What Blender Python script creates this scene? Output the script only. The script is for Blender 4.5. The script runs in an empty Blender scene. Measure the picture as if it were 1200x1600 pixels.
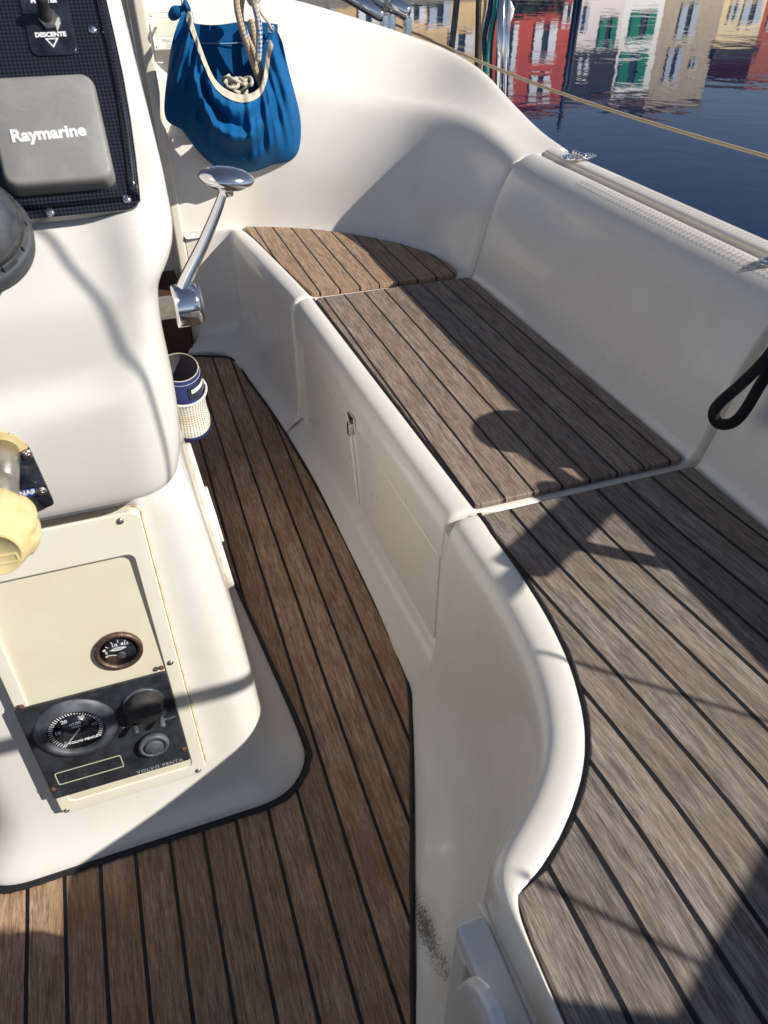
import bpy, bmesh, math, random
import numpy as np
from mathutils import Vector, Matrix
random.seed(7)
PI = math.pi
# ------------------------------------------------------------------ camera, sky, sun, exposure
sc = bpy.context.scene
FPX = 1136.0; TH = math.atan(915/FPX); AZ = math.radians(19.5); CH = 1.13
cam_d = bpy.data.cameras.new("camera"); cam = bpy.data.objects.new("camera", cam_d)
sc.collection.objects.link(cam); sc.camera = cam
cam.location = (0, 0, CH); cam.rotation_euler = (PI/2 - TH, 0, -AZ)
cam_d.sensor_fit = 'VERTICAL'; cam_d.sensor_height = 36; cam_d.lens = FPX/1600*36
cam_d.clip_start = 0.02; cam_d.clip_end = 3000
cam_d.dof.use_dof = True; cam_d.dof.focus_distance = 1.25; cam_d.dof.aperture_fstop = 14.0
SUN = Vector((1, -0.80, 0.88)).normalized()
w = bpy.data.worlds.new("World"); sc.world = w; w.use_nodes = True
nt = w.node_tree; bg = nt.nodes['Background']
sky = nt.nodes.new('ShaderNodeTexSky'); sky.sky_type = 'NISHITA'; sky.sun_disc = False
sky.sun_elevation = math.asin(SUN.z); sky.sun_rotation = math.atan2(SUN.x, SUN.y)
sky.altitude = 1800; sky.air_density = 0.9; sky.dust_density = 0.1; sky.ozone_density = 2.5
hs = nt.nodes.new('ShaderNodeHueSaturation'); hs.inputs['Saturation'].default_value = 0.72; nt.links.new(sky.outputs[0], hs.inputs['Color']); nt.links.new(hs.outputs[0], bg.inputs[0]); bg.inputs[1].default_value = 0.082
sl = bpy.data.lights.new("sun", 'SUN'); so = bpy.data.objects.new("sun", sl); sc.collection.objects.link(so)
sl.energy = 4.9; sl.angle = math.radians(0.55); sl.color = (1.0, 0.95, 0.87)
so.rotation_euler = SUN.to_track_quat('Z', 'Y').to_euler()
sc.view_settings.view_transform = 'Standard'; sc.view_settings.look = 'None'
sc.view_settings.gamma = 1.0; sc.view_settings.exposure = 0.15
sc.render.engine = 'CYCLES'
sc.render.resolution_x = 768; sc.render.resolution_y = 1024

# ------------------------------------------------------------------ measuring helpers (survey of the place from one viewpoint)
hd = Vector((math.sin(AZ), math.cos(AZ), 0)); rt = Vector((math.cos(AZ), -math.sin(AZ), 0)); upv = Vector((0, 0, 1))
fw = hd*math.cos(TH) - upv*math.sin(TH); cu = hd*math.sin(TH) + upv*math.cos(TH); C0 = Vector((0, 0, CH))
def ray(px, py): return fw + rt*((px-600)/FPX) - cu*((py-800)/FPX)
def hit(px, py, n, d):
    n = Vector(n); r = ray(px, py); return C0 + r*((d - n.dot(C0))/n.dot(r))
def AZp(px, py, z): return hit(px, py, (0, 0, 1), z)
def AXp(px, py, x): return hit(px, py, (1, 0, 0), x)
def AYp(px, py, y): return hit(px, py, (0, 1, 0), y)
SL = math.tan(math.radians(2.79))
def floor_z(x, y): return SL*(x*hd.x + y*hd.y)
class Frame:
    def __init__(s, o, ex, ey):
        s.o = Vector(o); s.ex = Vector(ex).normalized(); s.ey = Vector(ey).normalized(); s.ez = s.ex.cross(s.ey)
    def L(s, px, py, h=0.0):
        p = hit(px, py, s.ez, s.ez.dot(s.o)+h) - s.o
        return (p.dot(s.ex), p.dot(s.ey))
    def W(s, x, y, z=0): return s.o + s.ex*x + s.ey*y + s.ez*z
    def matrix(s, x=0, y=0, z=0):
        m = Matrix((s.ex, s.ey, s.ez)).transposed().to_4x4(); m.translation = s.W(x, y, z); return m

# ------------------------------------------------------------------ materials
def newmat(name):
    m = bpy.data.materials.new(name); m.use_nodes = True
    return m, m.node_tree, m.node_tree.nodes['Principled BSDF']
def N(nt, t, **kw):
    n = nt.nodes.new(t)
    for k, v in kw.items(): setattr(n, k, v)
    return n
def math_(nt, op, a, b=None, c=None, clamp=False):
    n = nt.nodes.new('ShaderNodeMath'); n.operation = op; n.use_clamp = clamp
    for i, v in enumerate((a, b, c)):
        if v is None: continue
        if isinstance(v, (int, float)): n.inputs[i].default_value = v
        else: nt.links.new(v, n.inputs[i])
    return n.outputs[0]
def mix_(nt, fac, a, b, mode='MIX'):
    n = nt.nodes.new('ShaderNodeMix'); n.data_type = 'RGBA'; n.blend_type = mode
    for sock, v in ((n.inputs['Factor'], fac), (n.inputs['A'], a), (n.inputs['B'], b)):
        if isinstance(v, (int, float)): sock.default_value = v
        elif isinstance(v, (tuple, list)): sock.default_value = (*v[:3], 1)
        else: nt.links.new(v, sock)
    for i in n.inputs:
        pass
    return n.outputs['Result']
def mixc(nt, fac, a, b, mode='MIX'):
    n = nt.nodes.new('ShaderNodeMixRGB'); n.blend_type = mode
    for i, v in enumerate((fac, a, b)):
        if isinstance(v, (int, float)): n.inputs[i].default_value = v
        elif isinstance(v, (tuple, list)): n.inputs[i].default_value = (*v[:3], 1)
        else: nt.links.new(v, n.inputs[i])
    return n.outputs[0]
def ramp(nt, fac, stops):
    n = nt.nodes.new('ShaderNodeValToRGB'); e = n.color_ramp.elements
    while len(e) < len(stops): e.new(0.5)
    for i, (p, c) in enumerate(stops):
        e[i].position = p
        e[i].color = (c, c, c, 1) if isinstance(c, (int, float)) else (*c, 1)
    nt.links.new(fac, n.inputs[0]); return n.outputs[0]
def noise(nt, vec, scale, detail=3, rough=0.5, dist=0.0):
    n = nt.nodes.new('ShaderNodeTexNoise'); n.inputs['Scale'].default_value = scale
    n.inputs['Detail'].default_value = detail; n.inputs['Roughness'].default_value = rough
    n.inputs['Distortion'].default_value = dist
    if vec is not None: nt.links.new(vec, n.inputs['Vector'])
    return n.outputs[0]
def pos(nt): return nt.nodes.new('ShaderNodeNewGeometry').outputs['Position']
def bump(nt, b, h, strength, dist):
    n = nt.nodes.new('ShaderNodeBump'); n.inputs['Strength'].default_value = strength
    n.inputs['Distance'].default_value = dist; nt.links.new(h, n.inputs['Height']); nt.links.new(n.outputs[0], b.inputs['Normal'])

def simple(name, col, rough=0.5, metal=0.0, coat=0.0, var=0.0, vscale=20, bmp=0.0, bscale=300, col2=None, spec=None):
    m, nt, b = newmat(name)
    b.inputs['Base Color'].default_value = (*col, 1); b.inputs['Roughness'].default_value = rough
    b.inputs['Metallic'].default_value = metal; b.inputs['Coat Weight'].default_value = coat
    b.inputs['Coat Roughness'].default_value = 0.08
    if spec is not None: b.inputs['Specular IOR Level'].default_value = spec
    p = nt.nodes.new('ShaderNodeTexCoord').outputs['Object']
    if var > 0:
        f = noise(nt, p, vscale, 5, 0.6)
        f = ramp(nt, f, [(0.35, 0.0), (0.68, 1.0)])
        c2 = col2 if col2 else tuple(c*(1-var) for c in col)
        nt.links.new(mixc(nt, f, col, c2), b.inputs['Base Color'])
        nt.links.new(math_(nt, 'MULTIPLY_ADD', f, 0.15, rough, clamp=True), b.inputs['Roughness'])
    if bmp > 0: bump(nt, b, noise(nt, p, bscale, 3), bmp, 0.001)
    return m

def gelcoat(name, col=(0.80, 0.775, 0.725), dirt=0.5, corner_dirt=False, nonskid=None):
    m, nt, b = newmat(name); p = pos(nt)
    big = ramp(nt, noise(nt, p, 2.2, 4, 0.6), [(0.3, 0.0), (0.75, 1.0)])
    c = mixc(nt, big, col, tuple(x*y for x, y in zip(col, (0.93, 0.925, 0.90))))
    grime = ramp(nt, noise(nt, p, 9, 8, 0.72, 0.6), [(0.55, 0.0), (0.80, 1.0)])
    c = mixc(nt, math_(nt, 'MULTIPLY', grime, 0.30*dirt), c, (0.50, 0.46, 0.38))
    vo = N(nt, 'ShaderNodeTexVoronoi'); vo.inputs['Scale'].default_value = 26; nt.links.new(p, vo.inputs['Vector'])
    sepc = nt.nodes.new('ShaderNodeSeparateColor'); nt.links.new(vo.outputs['Color'], sepc.inputs[0])
    sp = math_(nt, 'MULTIPLY', math_(nt, 'LESS_THAN', vo.outputs['Distance'], 0.030), math_(nt, 'GREATER_THAN', sepc.outputs[0], 0.82))
    c = mixc(nt, math_(nt, 'MULTIPLY', sp, 0.8*dirt, clamp=True), c, (0.10, 0.08, 0.06))
    # hairline scuffs
    mp = N(nt, 'ShaderNodeMapping'); mp.inputs['Scale'].default_value = (30, 300, 60); mp.inputs['Rotation'].default_value = (0.3, 0.6, 0.9)
    nt.links.new(p, mp.inputs['Vector'])
    sc_ = ramp(nt, noise(nt, mp.outputs[0], 1.0, 2, 0.5), [(0.70, 0.0), (0.78, 1.0)])
    c = mixc(nt, math_(nt, 'MULTIPLY', sc_, 0.16*dirt), c, (0.35, 0.33, 0.30))
    mp2 = N(nt, 'ShaderNodeMapping'); mp2.inputs['Scale'].default_value = (16, 16, 3.0); nt.links.new(p, mp2.inputs['Vector'])
    run = ramp(nt, noise(nt, mp2.outputs[0], 1.0, 5, 0.7, 0.3), [(0.52, 0.0), (0.74, 1.0)])      # dried water runs
    c = mixc(nt, math_(nt, 'MULTIPLY', run, 0.22*dirt), c, (0.58, 0.52, 0.42))
    if corner_dirt:
        # black grit collected in the low corner of the foot well
        mq = N(nt, 'ShaderNodeVectorMath', operation='SUBTRACT'); nt.links.new(p, mq.inputs[0]); mq.inputs[1].default_value = (0.198, 0.385, 0.03)
        ms = N(nt, 'ShaderNodeMapping'); ms.inputs['Rotation'].default_value = (0, 0, -math.atan2(-.36, -1)-PI); ms.inputs['Scale'].default_value = (52, 6.0, 5)
        nt.links.new(mq.outputs[0], ms.inputs['Vector'])
        ln = N(nt, 'ShaderNodeVectorMath', operation='LENGTH'); nt.links.new(ms.outputs[0], ln.inputs[0])
        fall = math_(nt, 'SUBTRACT', 1.0, ln.outputs['Value'], clamp=True)
        fine = noise(nt, p, 260, 6, 0.85); coarse = noise(nt, p, 30, 4, 0.7)
        v = math_(nt, 'ADD', math_(nt, 'ADD', fine, math_(nt, 'MULTIPLY', coarse, 0.35)), math_(nt, 'MULTIPLY', fall, 0.30))
        dm = math_(nt, 'MULTIPLY', ramp(nt, v, [(0.80, 0.0), (0.92, 1.0)]), math_(nt, 'GREATER_THAN', fall, 0.02))
        sm = math_(nt, 'MULTIPLY', math_(nt, 'POWER', fall, 1.3), ramp(nt, noise(nt, p, 22, 5, 0.7), [(0.35, 0.0), (0.65, 1.0)]))
        c = mixc(nt, math_(nt, 'MULTIPLY', sm, 0.75), c, (0.20, 0.15, 0.10))
        c = mixc(nt, math_(nt, 'MULTIPLY', dm, 0.85), c, (0.06, 0.045, 0.035))
    nt.links.new(c, b.inputs['Base Color'])
    r = math_(nt, 'MULTIPLY_ADD', noise(nt, p, 14, 5, 0.6), 0.22, 0.20)
    nt.links.new(r, b.inputs['Roughness'])
    b.inputs['Coat Weight'].default_value = 0.45; b.inputs['Coat Roughness'].default_value = 0.09
    h = math_(nt, 'ADD', math_(nt, 'MULTIPLY', noise(nt, p, 8, 2), 1.0), math_(nt, 'MULTIPLY', noise(nt, p, 120, 2), 0.03))
    if nonskid:
        sx = nt.nodes.new('ShaderNodeSeparateXYZ'); nt.links.new(p, sx.inputs[0]); mk = None
        for x0, x1, y0, y1 in nonskid:
            q = math_(nt, 'MULTIPLY', math_(nt, 'MULTIPLY', math_(nt, 'GREATER_THAN', sx.outputs[0], x0), math_(nt, 'LESS_THAN', sx.outputs[0], x1)),
                      math_(nt, 'MULTIPLY', math_(nt, 'GREATER_THAN', sx.outputs[1], y0), math_(nt, 'LESS_THAN', sx.outputs[1], y1)))
            mk = q if mk is None else math_(nt, 'MAXIMUM', mk, q)
        mpn = N(nt, 'ShaderNodeMapping'); mpn.inputs['Rotation'].default_value = (0, 0, PI/4); nt.links.new(p, mpn.inputs['Vector'])
        ck = N(nt, 'ShaderNodeTexChecker'); ck.inputs['Scale'].default_value = 125; nt.links.new(mpn.outputs[0], ck.inputs['Vector'])
        kk = math_(nt, 'MULTIPLY', mk, ck.outputs['Fac'])
        h = math_(nt, 'ADD', h, math_(nt, 'MULTIPLY', kk, -0.45))
        c2 = mixc(nt, math_(nt, 'MULTIPLY', kk, 0.75), c, (0.50, 0.44, 0.36)); nt.links.new(c2, b.inputs['Base Color'])
    bump(nt, b, h, 0.25, 0.004)
    return m

def teak(name, light, dark, warm, pitch, off, seam=0.0045, shift=None, wet=0.0, rough=0.62, grain_amt=0.55):
    m, nt, b = newmat(name); p = pos(nt)
    s = nt.nodes.new('ShaderNodeSeparateXYZ'); nt.links.new(p, s.inputs[0])
    x, y = s.outputs[0], s.outputs[1]
    if shift:
        t = math_(nt, 'SUBTRACT', shift[0], y)
        mr = N(nt, 'ShaderNodeMapRange', interpolation_type='SMOOTHSTEP'); nt.links.new(t, mr.inputs[0])
        mr.inputs[1].default_value = 0.0; mr.inputs[2].default_value = shift[1]; mr.inputs[3].default_value = 0; mr.inputs[4].default_value = shift[2]
        x = math_(nt, 'SUBTRACT', x, mr.outputs[0])
    wob = math_(nt, 'MULTIPLY_ADD', noise(nt, p, 28, 3), 0.0016, -0.0008)
    xs = math_(nt, 'ADD', x, wob)
    t = math_(nt, 'DIVIDE', math_(nt, 'SUBTRACT', xs, off), pitch)
    idn = math_(nt, 'FLOOR', t); f = math_(nt, 'FRACT', t)
    dist = math_(nt, 'MULTIPLY', math_(nt, 'MINIMUM', f, math_(nt, 'SUBTRACT', 1.0, f)), pitch)
    mrs = N(nt, 'ShaderNodeMapRange', interpolation_type='SMOOTHSTEP'); nt.links.new(dist, mrs.inputs[0])
    mrs.inputs[1].default_value = seam/2-0.0004; mrs.inputs[2].default_value = seam/2+0.0005; mrs.inputs[3].default_value = 1; mrs.inputs[4].default_value = 0
    seamf = mrs.outputs[0]
    wn = N(nt, 'ShaderNodeTexWhiteNoise', noise_dimensions='1D'); nt.links.new(idn, wn.inputs['W'])
    # grain: coordinates stretched along the plank, offset per plank
    cb = nt.nodes.new('ShaderNodeCombineXYZ')
    nt.links.new(math_(nt, 'MULTIPLY', x, 1.0), cb.inputs[0]); nt.links.new(math_(nt, 'MULTIPLY', y, 0.035), cb.inputs[1])
    nt.links.new(math_(nt, 'MULTIPLY', wn.outputs[0], 9.0), cb.inputs[2])
    g1 = math_(nt, 'ADD', math_(nt, 'MULTIPLY', noise(nt, cb.outputs[0], 620, 4, 0.72), 0.5), math_(nt, 'MULTIPLY', noise(nt, cb.outputs[0], 1400, 3, 0.7), 0.5))
    cb2 = nt.nodes.new('ShaderNodeCombineXYZ')
    nt.links.new(x, cb2.inputs[0]); nt.links.new(math_(nt, 'MULTIPLY', y, 0.09), cb2.inputs[1]); nt.links.new(math_(nt, 'MULTIPLY', wn.outputs[0], 5.0), cb2.inputs[2])
    g2 = noise(nt, cb2.outputs[0], 170, 5, 0.65, 0.3)
    g = math_(nt, 'ADD', math_(nt, 'MULTIPLY', g1, 0.55), math_(nt, 'MULTIPLY', g2, 0.45))
    gf = ramp(nt, g, [(0.43, 0.0), (0.575, 1.0)])
    col = mixc(nt, gf, dark, light)
    # warm/grey patches where weathering differs
    pt = ramp(nt, noise(nt, cb2.outputs[0], 16, 4, 0.6), [(0.38, 0.0), (0.66, 1.0)])
    pat2 = ramp(nt, noise(nt, p, 11, 6, 0.7), [(0.38, 0.0), (0.66, 1.0)])
    col = mixc(nt, math_(nt, 'MULTIPLY', math_(nt, 'MULTIPLY_ADD', pt, 0.5, math_(nt, 'MULTIPLY', pat2, 0.5)), 0.75), col, mixc(nt, gf, tuple(v*0.72 for v in warm), warm))
    # plank to plank brightness
    pb = math_(nt, 'ADD', math_(nt, 'MULTIPLY_ADD', wn.outputs[0], 0.36, 0.66), math_(nt, 'MULTIPLY', noise(nt, p, 5.5, 6, 0.7), 0.36))
    hb = N(nt, 'ShaderNodeHueSaturation'); nt.links.new(pb, hb.inputs['Value']); nt.links.new(col, hb.inputs['Color'])
    col = hb.outputs[0]
    # fine dark pores
    pr_ = ramp(nt, noise(nt, cb.outputs[0], 1500, 2, 0.6), [(0.36, 1.0), (0.47, 0.0)])
    col = mixc(nt, math_(nt, 'MULTIPLY', pr_, 1.15*grain_amt), col, tuple(v*0.45 for v in dark))
    if wet > 0:
        wt = ramp(nt, math_(nt, 'ADD', math_(nt, 'MULTIPLY', noise(nt, p, 6.5, 8, 0.72, 0.5), 0.8), math_(nt, 'MULTIPLY', noise(nt, cb2.outputs[0], 40, 3), 0.2)), [(0.45, 0.0), (0.60, 1.0)])
        col = mixc(nt, math_(nt, 'MULTIPLY', wt, wet), col, mixc(nt, gf, tuple(v*0.36 for v in warm), tuple(v*0.66 for v in warm)))
    col = mixc(nt, seamf, col, (0.012, 0.012, 0.014))
    nt.links.new(col, b.inputs['Base Color'])
    b.inputs['Roughness'].default_value = rough
    nt.links.new(math_(nt, 'MULTIPLY_ADD', seamf, -0.12, rough), b.inputs['Roughness'])
    b.inputs['Specular IOR Level'].default_value = 0.35
    h = math_(nt, 'SUBTRACT', math_(nt, 'MULTIPLY', g, 0.5), math_(nt, 'MULTIPLY', seamf, 0.9))
    bump(nt, b, h, 0.75, 0.0022)
    return m

M = {}
M['gel'] = gelcoat('white_gelcoat', (0.86, 0.81, 0.745), 0.5, True)
M['gel_deck'] = gelcoat('deck_gelcoat', (0.86, 0.81, 0.745), 0.6, False, [(.986, 1.020, .15, 1.36), (.908, .938, .45, 1.38)])
M['gel_ped'] = gelcoat('pedestal_gelcoat', (0.77, 0.745, 0.705), 0.6)
M['gel_cream'] = gelcoat('groove_gelcoat', (0.82, 0.75, 0.62), 0.6)
M['cream'] = simple('yellowed_plastic', (0.76, 0.71, 0.55), 0.38, var=0.08, vscale=9, coat=0.1, col2=(0.70, 0.64, 0.47))
M['rim'] = simple('off_white_plastic', (0.80, 0.77, 0.66), 0.38, var=0.06, vscale=9, coat=0.1, col2=(0.78, 0.73, 0.58))
M['cream_knob'] = simple('yellowed_knob_plastic', (0.78, 0.66, 0.36), 0.42, var=0.1, vscale=30, col2=(0.66, 0.50, 0.22))
M['white_plastic'] = simple('white_plastic', (0.78, 0.78, 0.76), 0.35, coat=0.2)
M['steel'] = simple('polished_steel', (0.78, 0.78, 0.80), 0.10, metal=1.0)
M['steel_worn'] = simple('worn_steel', (0.55, 0.52, 0.48), 0.26, metal=1.0, var=0.35, vscale=60, bmp=0.1)
M['black_plastic'] = simple('weathered_black_plastic', (0.035, 0.038, 0.045), 0.42, var=0.5, vscale=35, col2=(0.12, 0.13, 0.15), bmp=0.15, bscale=200)
M['black_gloss'] = simple('black_gloss', (0.008, 0.009, 0.014), 0.12, coat=0.5, var=0.3, vscale=60, col2=(0.03, 0.035, 0.05))
M['rubber'] = simple('black_rubber', (0.018, 0.018, 0.020), 0.6, var=0.4, vscale=50, col2=(0.06, 0.055, 0.05), bmp=0.3)
M['grey_plastic'] = simple('grey_compass_plastic', (0.035, 0.04, 0.05), 0.5, var=0.35, vscale=30, col2=(0.08, 0.085, 0.095))
M['white_ink'] = simple('white_ink', (0.75, 0.75, 0.76), 0.5)
M['grey_ink'] = simple('faded_ink', (0.30, 0.31, 0.33), 0.6)
M['beige_ink'] = simple('beige_ink', (0.55, 0.52, 0.38), 0.6)
M['rust'] = simple('rusty_metal', (0.20, 0.085, 0.04), 0.7, metal=0.3, var=0.6, vscale=400, col2=(0.10, 0.06, 0.05), bmp=0.5, bscale=900)
M['rust_line'] = simple('rust_stained_joint', (0.50, 0.36, 0.20), 0.7, var=0.6, vscale=45, col2=(0.72, 0.62, 0.44))
M['bezel'] = simple('corroded_bezel', (0.22, 0.16, 0.12), 0.45, metal=0.8, var=0.7, vscale=180, col2=(0.09, 0.05, 0.04), bmp=0.4, bscale=700)
M['blue_cloth'] = None
M['navy'] = simple('navy_webbing', (0.015, 0.025, 0.12), 0.8, bmp=0.5, bscale=900)
M['navy_dark'] = simple('bag_lining', (0.05, 0.045, 0.055), 0.9)
M['trim'] = simple('beige_binding', (0.62, 0.55, 0.43), 0.85, var=0.25, vscale=40, bmp=0.6, bscale=500)
M['dark_wood'] = simple('dark_companionway_wood', (0.10, 0.045, 0.025), 0.5, var=0.4, vscale=12)
M['interior'] = simple('companionway_shade', (0.05, 0.035, 0.03), 0.8)
M['dirt'] = simple('black_dirt', (0.06, 0.05, 0.04), 0.9)
M['sticker_blue'] = simple('sticker_blue', (0.02, 0.06, 0.25), 0.3)
M['sticker_yellow'] = simple('sticker_yellow', (0.75, 0.62, 0.05), 0.4)
M['plate_green'] = simple('plate_panel', (0.60, 0.62, 0.50), 0.5)
M['plate'] = simple('plate_white', (0.74, 0.72, 0.66), 0.3, var=0.05)
M['caulk'] = simple('black_caulk', (0.012, 0.012, 0.013), 0.55, bmp=0.4, bscale=200)
M['black_rope'] = None

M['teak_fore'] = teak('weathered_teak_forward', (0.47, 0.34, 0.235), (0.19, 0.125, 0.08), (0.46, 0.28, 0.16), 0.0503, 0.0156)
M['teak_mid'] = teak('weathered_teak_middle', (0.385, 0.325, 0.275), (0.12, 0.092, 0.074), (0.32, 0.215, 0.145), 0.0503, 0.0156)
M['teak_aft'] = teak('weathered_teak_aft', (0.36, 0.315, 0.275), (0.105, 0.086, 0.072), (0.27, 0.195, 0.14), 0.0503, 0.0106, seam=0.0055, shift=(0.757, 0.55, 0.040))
M['teak_floor'] = teak('damp_teak_floor', (0.56, 0.41, 0.295), (0.185, 0.118, 0.076), (0.48, 0.27, 0.14), 0.0516, 0.0277, seam=0.0055, wet=0.66, rough=0.5)

def cloth_mat():
    m, nt, b = newmat('royal_blue_canvas'); p = nt.nodes.new('ShaderNodeTexCoord').outputs['Object']
    f = ramp(nt, noise(nt, p, 9, 6, 0.7, 0.5), [(0.4, 0.0), (0.75, 1.0)])
    nt.links.new(mixc(nt, f, (0.001, 0.085, 0.25), (0.004, 0.125, 0.33)), b.inputs['Base Color'])
    b.inputs['Roughness'].default_value = 0.75; b.inputs['Sheen Weight'].default_value = 0.0; b.inputs['Specular IOR Level'].default_value = 0.2
    wv = N(nt, 'ShaderNodeTexWave', bands_direction='X'); wv.inputs['Scale'].default_value = 500; nt.links.new(p, wv.inputs[0])
    wv2 = N(nt, 'ShaderNodeTexWave', bands_direction='Z'); wv2.inputs['Scale'].default_value = 500; nt.links.new(p, wv2.inputs[0])
    h = math_(nt, 'ADD', math_(nt, 'MULTIPLY', math_(nt, 'ADD', wv.outputs[1], wv2.outputs[1]), 0.05), math_(nt, 'MULTIPLY', noise(nt, p, 26, 4, 0.6, 0.8), 1.0))
    bump(nt, b, h, 0.35, 0.006)
    return m
M['blue_cloth'] = cloth_mat()
def rope_mat(name, base, fleck, thr=0.62, scale=260):
    m, nt, b = newmat(name); p = nt.nodes.new('ShaderNodeTexCoord').outputs['UV']
    mp = N(nt, 'ShaderNodeMapping'); mp.inputs['Rotation'].default_value = (0, 0, 0.7); nt.links.new(p, mp.inputs['Vector'])
    ck = N(nt, 'ShaderNodeTexChecker'); ck.inputs['Scale'].default_value = 1.0; nt.links.new(mp.outputs[0], ck.inputs['Vector'])
    n_ = noise(nt, p, 0.23, 2)
    fl = ramp(nt, n_, [(thr-0.02, 0.0), (thr+0.02, 1.0)])
    base2 = mixc(nt, ck.outputs['Fac'], base, tuple(v*0.6 for v in base))
    c = mixc(nt, math_(nt, 'MULTIPLY', fl, ck.outputs['Fac']), base2, fleck)
    nt.links.new(c, b.inputs['Base Color']); b.inputs['Roughness'].default_value = 0.85
    bump(nt, b, ck.outputs['Fac'], 0.5, 0.0012)
    return m
M['rope_blue'] = rope_mat('white_rope_blue_fleck', (0.62, 0.58, 0.50), (0.02, 0.12, 0.40), 0.52)
M['rope_tan'] = rope_mat('tan_rope_blue_fleck', (0.58, 0.46, 0.32), (0.03, 0.16, 0.42), 0.60)
M['rope_white'] = rope_mat('cream_cord', (0.68, 0.62, 0.52), (0.6, 0.5, 0.4), 0.7)
M['rope_beige'] = rope_mat('beige_mooring_rope', (0.55, 0.44, 0.29), (0.35, 0.26, 0.16), 0.6)
M['black_rope'] = rope_mat('black_braided_rope', (0.009, 0.009, 0.011), (0.02, 0.02, 0.022), 0.6)
M['rope_green'] = rope_mat('green_rope', (0.01, 0.30, 0.24), (0.02, 0.05, 0.2), 0.5)
M['rope_navy'] = rope_mat('navy_rope', (0.02, 0.035, 0.10), (0.05, 0.1, 0.25), 0.5)

def carbon_mat():
    m, nt, b = newmat('carbon_look_dash'); p = nt.nodes.new('ShaderNodeTexCoord').outputs['Object']
    mp = N(nt, 'ShaderNodeMapping'); mp.inputs['Rotation'].default_value = (0, 0, PI/4); mp.inputs['Scale'].default_value = (430, 430, 430)
    nt.links.new(p, mp.inputs['Vector'])
    ck = N(nt, 'ShaderNodeTexChecker'); ck.inputs['Scale'].default_value = 1.0; nt.links.new(mp.outputs[0], ck.inputs['Vector'])
    nt.links.new(mixc(nt, ck.outputs['Fac'], (0.005, 0.006, 0.010), (0.022, 0.025, 0.036)), b.inputs['Base Color'])
    b.inputs['Roughness'].default_value = 0.25; b.inputs['Coat Weight'].default_value = 0.4
    bump(nt, b, ck.outputs['Fac'], 0.6, 0.0008)
    return m
M['carbon'] = carbon_mat()
def nonskid_mat():
    m, nt, b = newmat('nonskid_gelcoat'); p = pos(nt)
    mp = N(nt, 'ShaderNodeMapping'); mp.inputs['Rotation'].default_value = (0, 0, PI/4); nt.links.new(p, mp.inputs['Vector'])
    ck = N(nt, 'ShaderNodeTexChecker'); ck.inputs['Scale'].default_value = 230; nt.links.new(mp.outputs[0], ck.inputs['Vector'])
    nt.links.new(mixc(nt, ck.outputs['Fac'], (0.70, 0.66, 0.58), (0.82, 0.79, 0.73)), b.inputs['Base Color'])
    b.inputs['Roughness'].default_value = 0.55; bump(nt, b, ck.outputs['Fac'], 1.0, 0.0022)
    return m
M['nonskid'] = nonskid_mat()
def mesh_bag_mat():
    m, nt, b = newmat('cream_netting'); tc = nt.nodes.new('ShaderNodeTexCoord').outputs['UV']
    s = nt.nodes.new('ShaderNodeSeparateXYZ'); nt.links.new(tc, s.inputs[0])
    def ln(v):
        f = math_(nt, 'FRACT', v); return math_(nt, 'LESS_THAN', math_(nt, 'MINIMUM', f, math_(nt, 'SUBTRACT', 1.0, f)), 0.26)
    g = math_(nt, 'MAXIMUM', ln(math_(nt, 'MULTIPLY', s.outputs[0], 44)), ln(math_(nt, 'MULTIPLY', s.outputs[1], 20)))
    st = ramp(nt, noise(nt, tc, 3, 4), [(0.45, 0.0), (0.7, 1.0)])
    thread = mixc(nt, st, (0.74, 0.72, 0.64), (0.66, 0.55, 0.38))
    nt.links.new(mixc(nt, g, (0.16, 0.17, 0.15), thread), b.inputs['Base Color'])
    b.inputs['Roughness'].default_value = 0.8; bump(nt, b, g, 0.8, 0.001)
    return m
M['netting'] = mesh_bag_mat()
def grey_cover_mat():
    m, nt, b = newmat('scuffed_grey_cover'); p = nt.nodes.new('ShaderNodeTexCoord').outputs['Object']
    f = ramp(nt, noise(nt, p, 22, 7, 0.72, 0.6), [(0.45, 0.0), (0.8, 1.0)])
    c = mixc(nt, f, (0.235, 0.225, 0.215), (0.32, 0.315, 0.30))
    for r, sx in ((0.5, 1), (-0.35, 1), (0.1, 1)):
        mp = N(nt, 'ShaderNodeMapping'); mp.inputs['Scale'].default_value = (60, 900, 60); mp.inputs['Rotation'].default_value = (0, 0, r)
        nt.links.new(p, mp.inputs['Vector'])
        s_ = ramp(nt, noise(nt, mp.outputs[0], 1.0, 1), [(0.75, 0.0), (0.80, 1.0)])
        c = mixc(nt, math_(nt, 'MULTIPLY', s_, 0.45), c, (0.48, 0.46, 0.42))
    nt.links.new(c, b.inputs['Base Color']); b.inputs['Roughness'].default_value = 0.5
    return m
M['cover'] = grey_cover_mat()
def tacho_panel_mat():
    m, nt, b = newmat('scratched_black_panel'); p = nt.nodes.new('ShaderNodeTexCoord').outputs['Object']
    f = ramp(nt, noise(nt, p, 30, 8, 0.8, 0.3), [(0.38, 0.0), (0.74, 1.0)])
    c = mixc(nt, f, (0.014, 0.016, 0.021), (0.055, 0.062, 0.075))
    nt.links.new(c, b.inputs['Base Color']); b.inputs['Roughness'].default_value = 0.42
    bump(nt, b, noise(nt, p, 500, 3), 0.12, 0.001)
    return m
M['panel'] = tacho_panel_mat()

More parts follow.
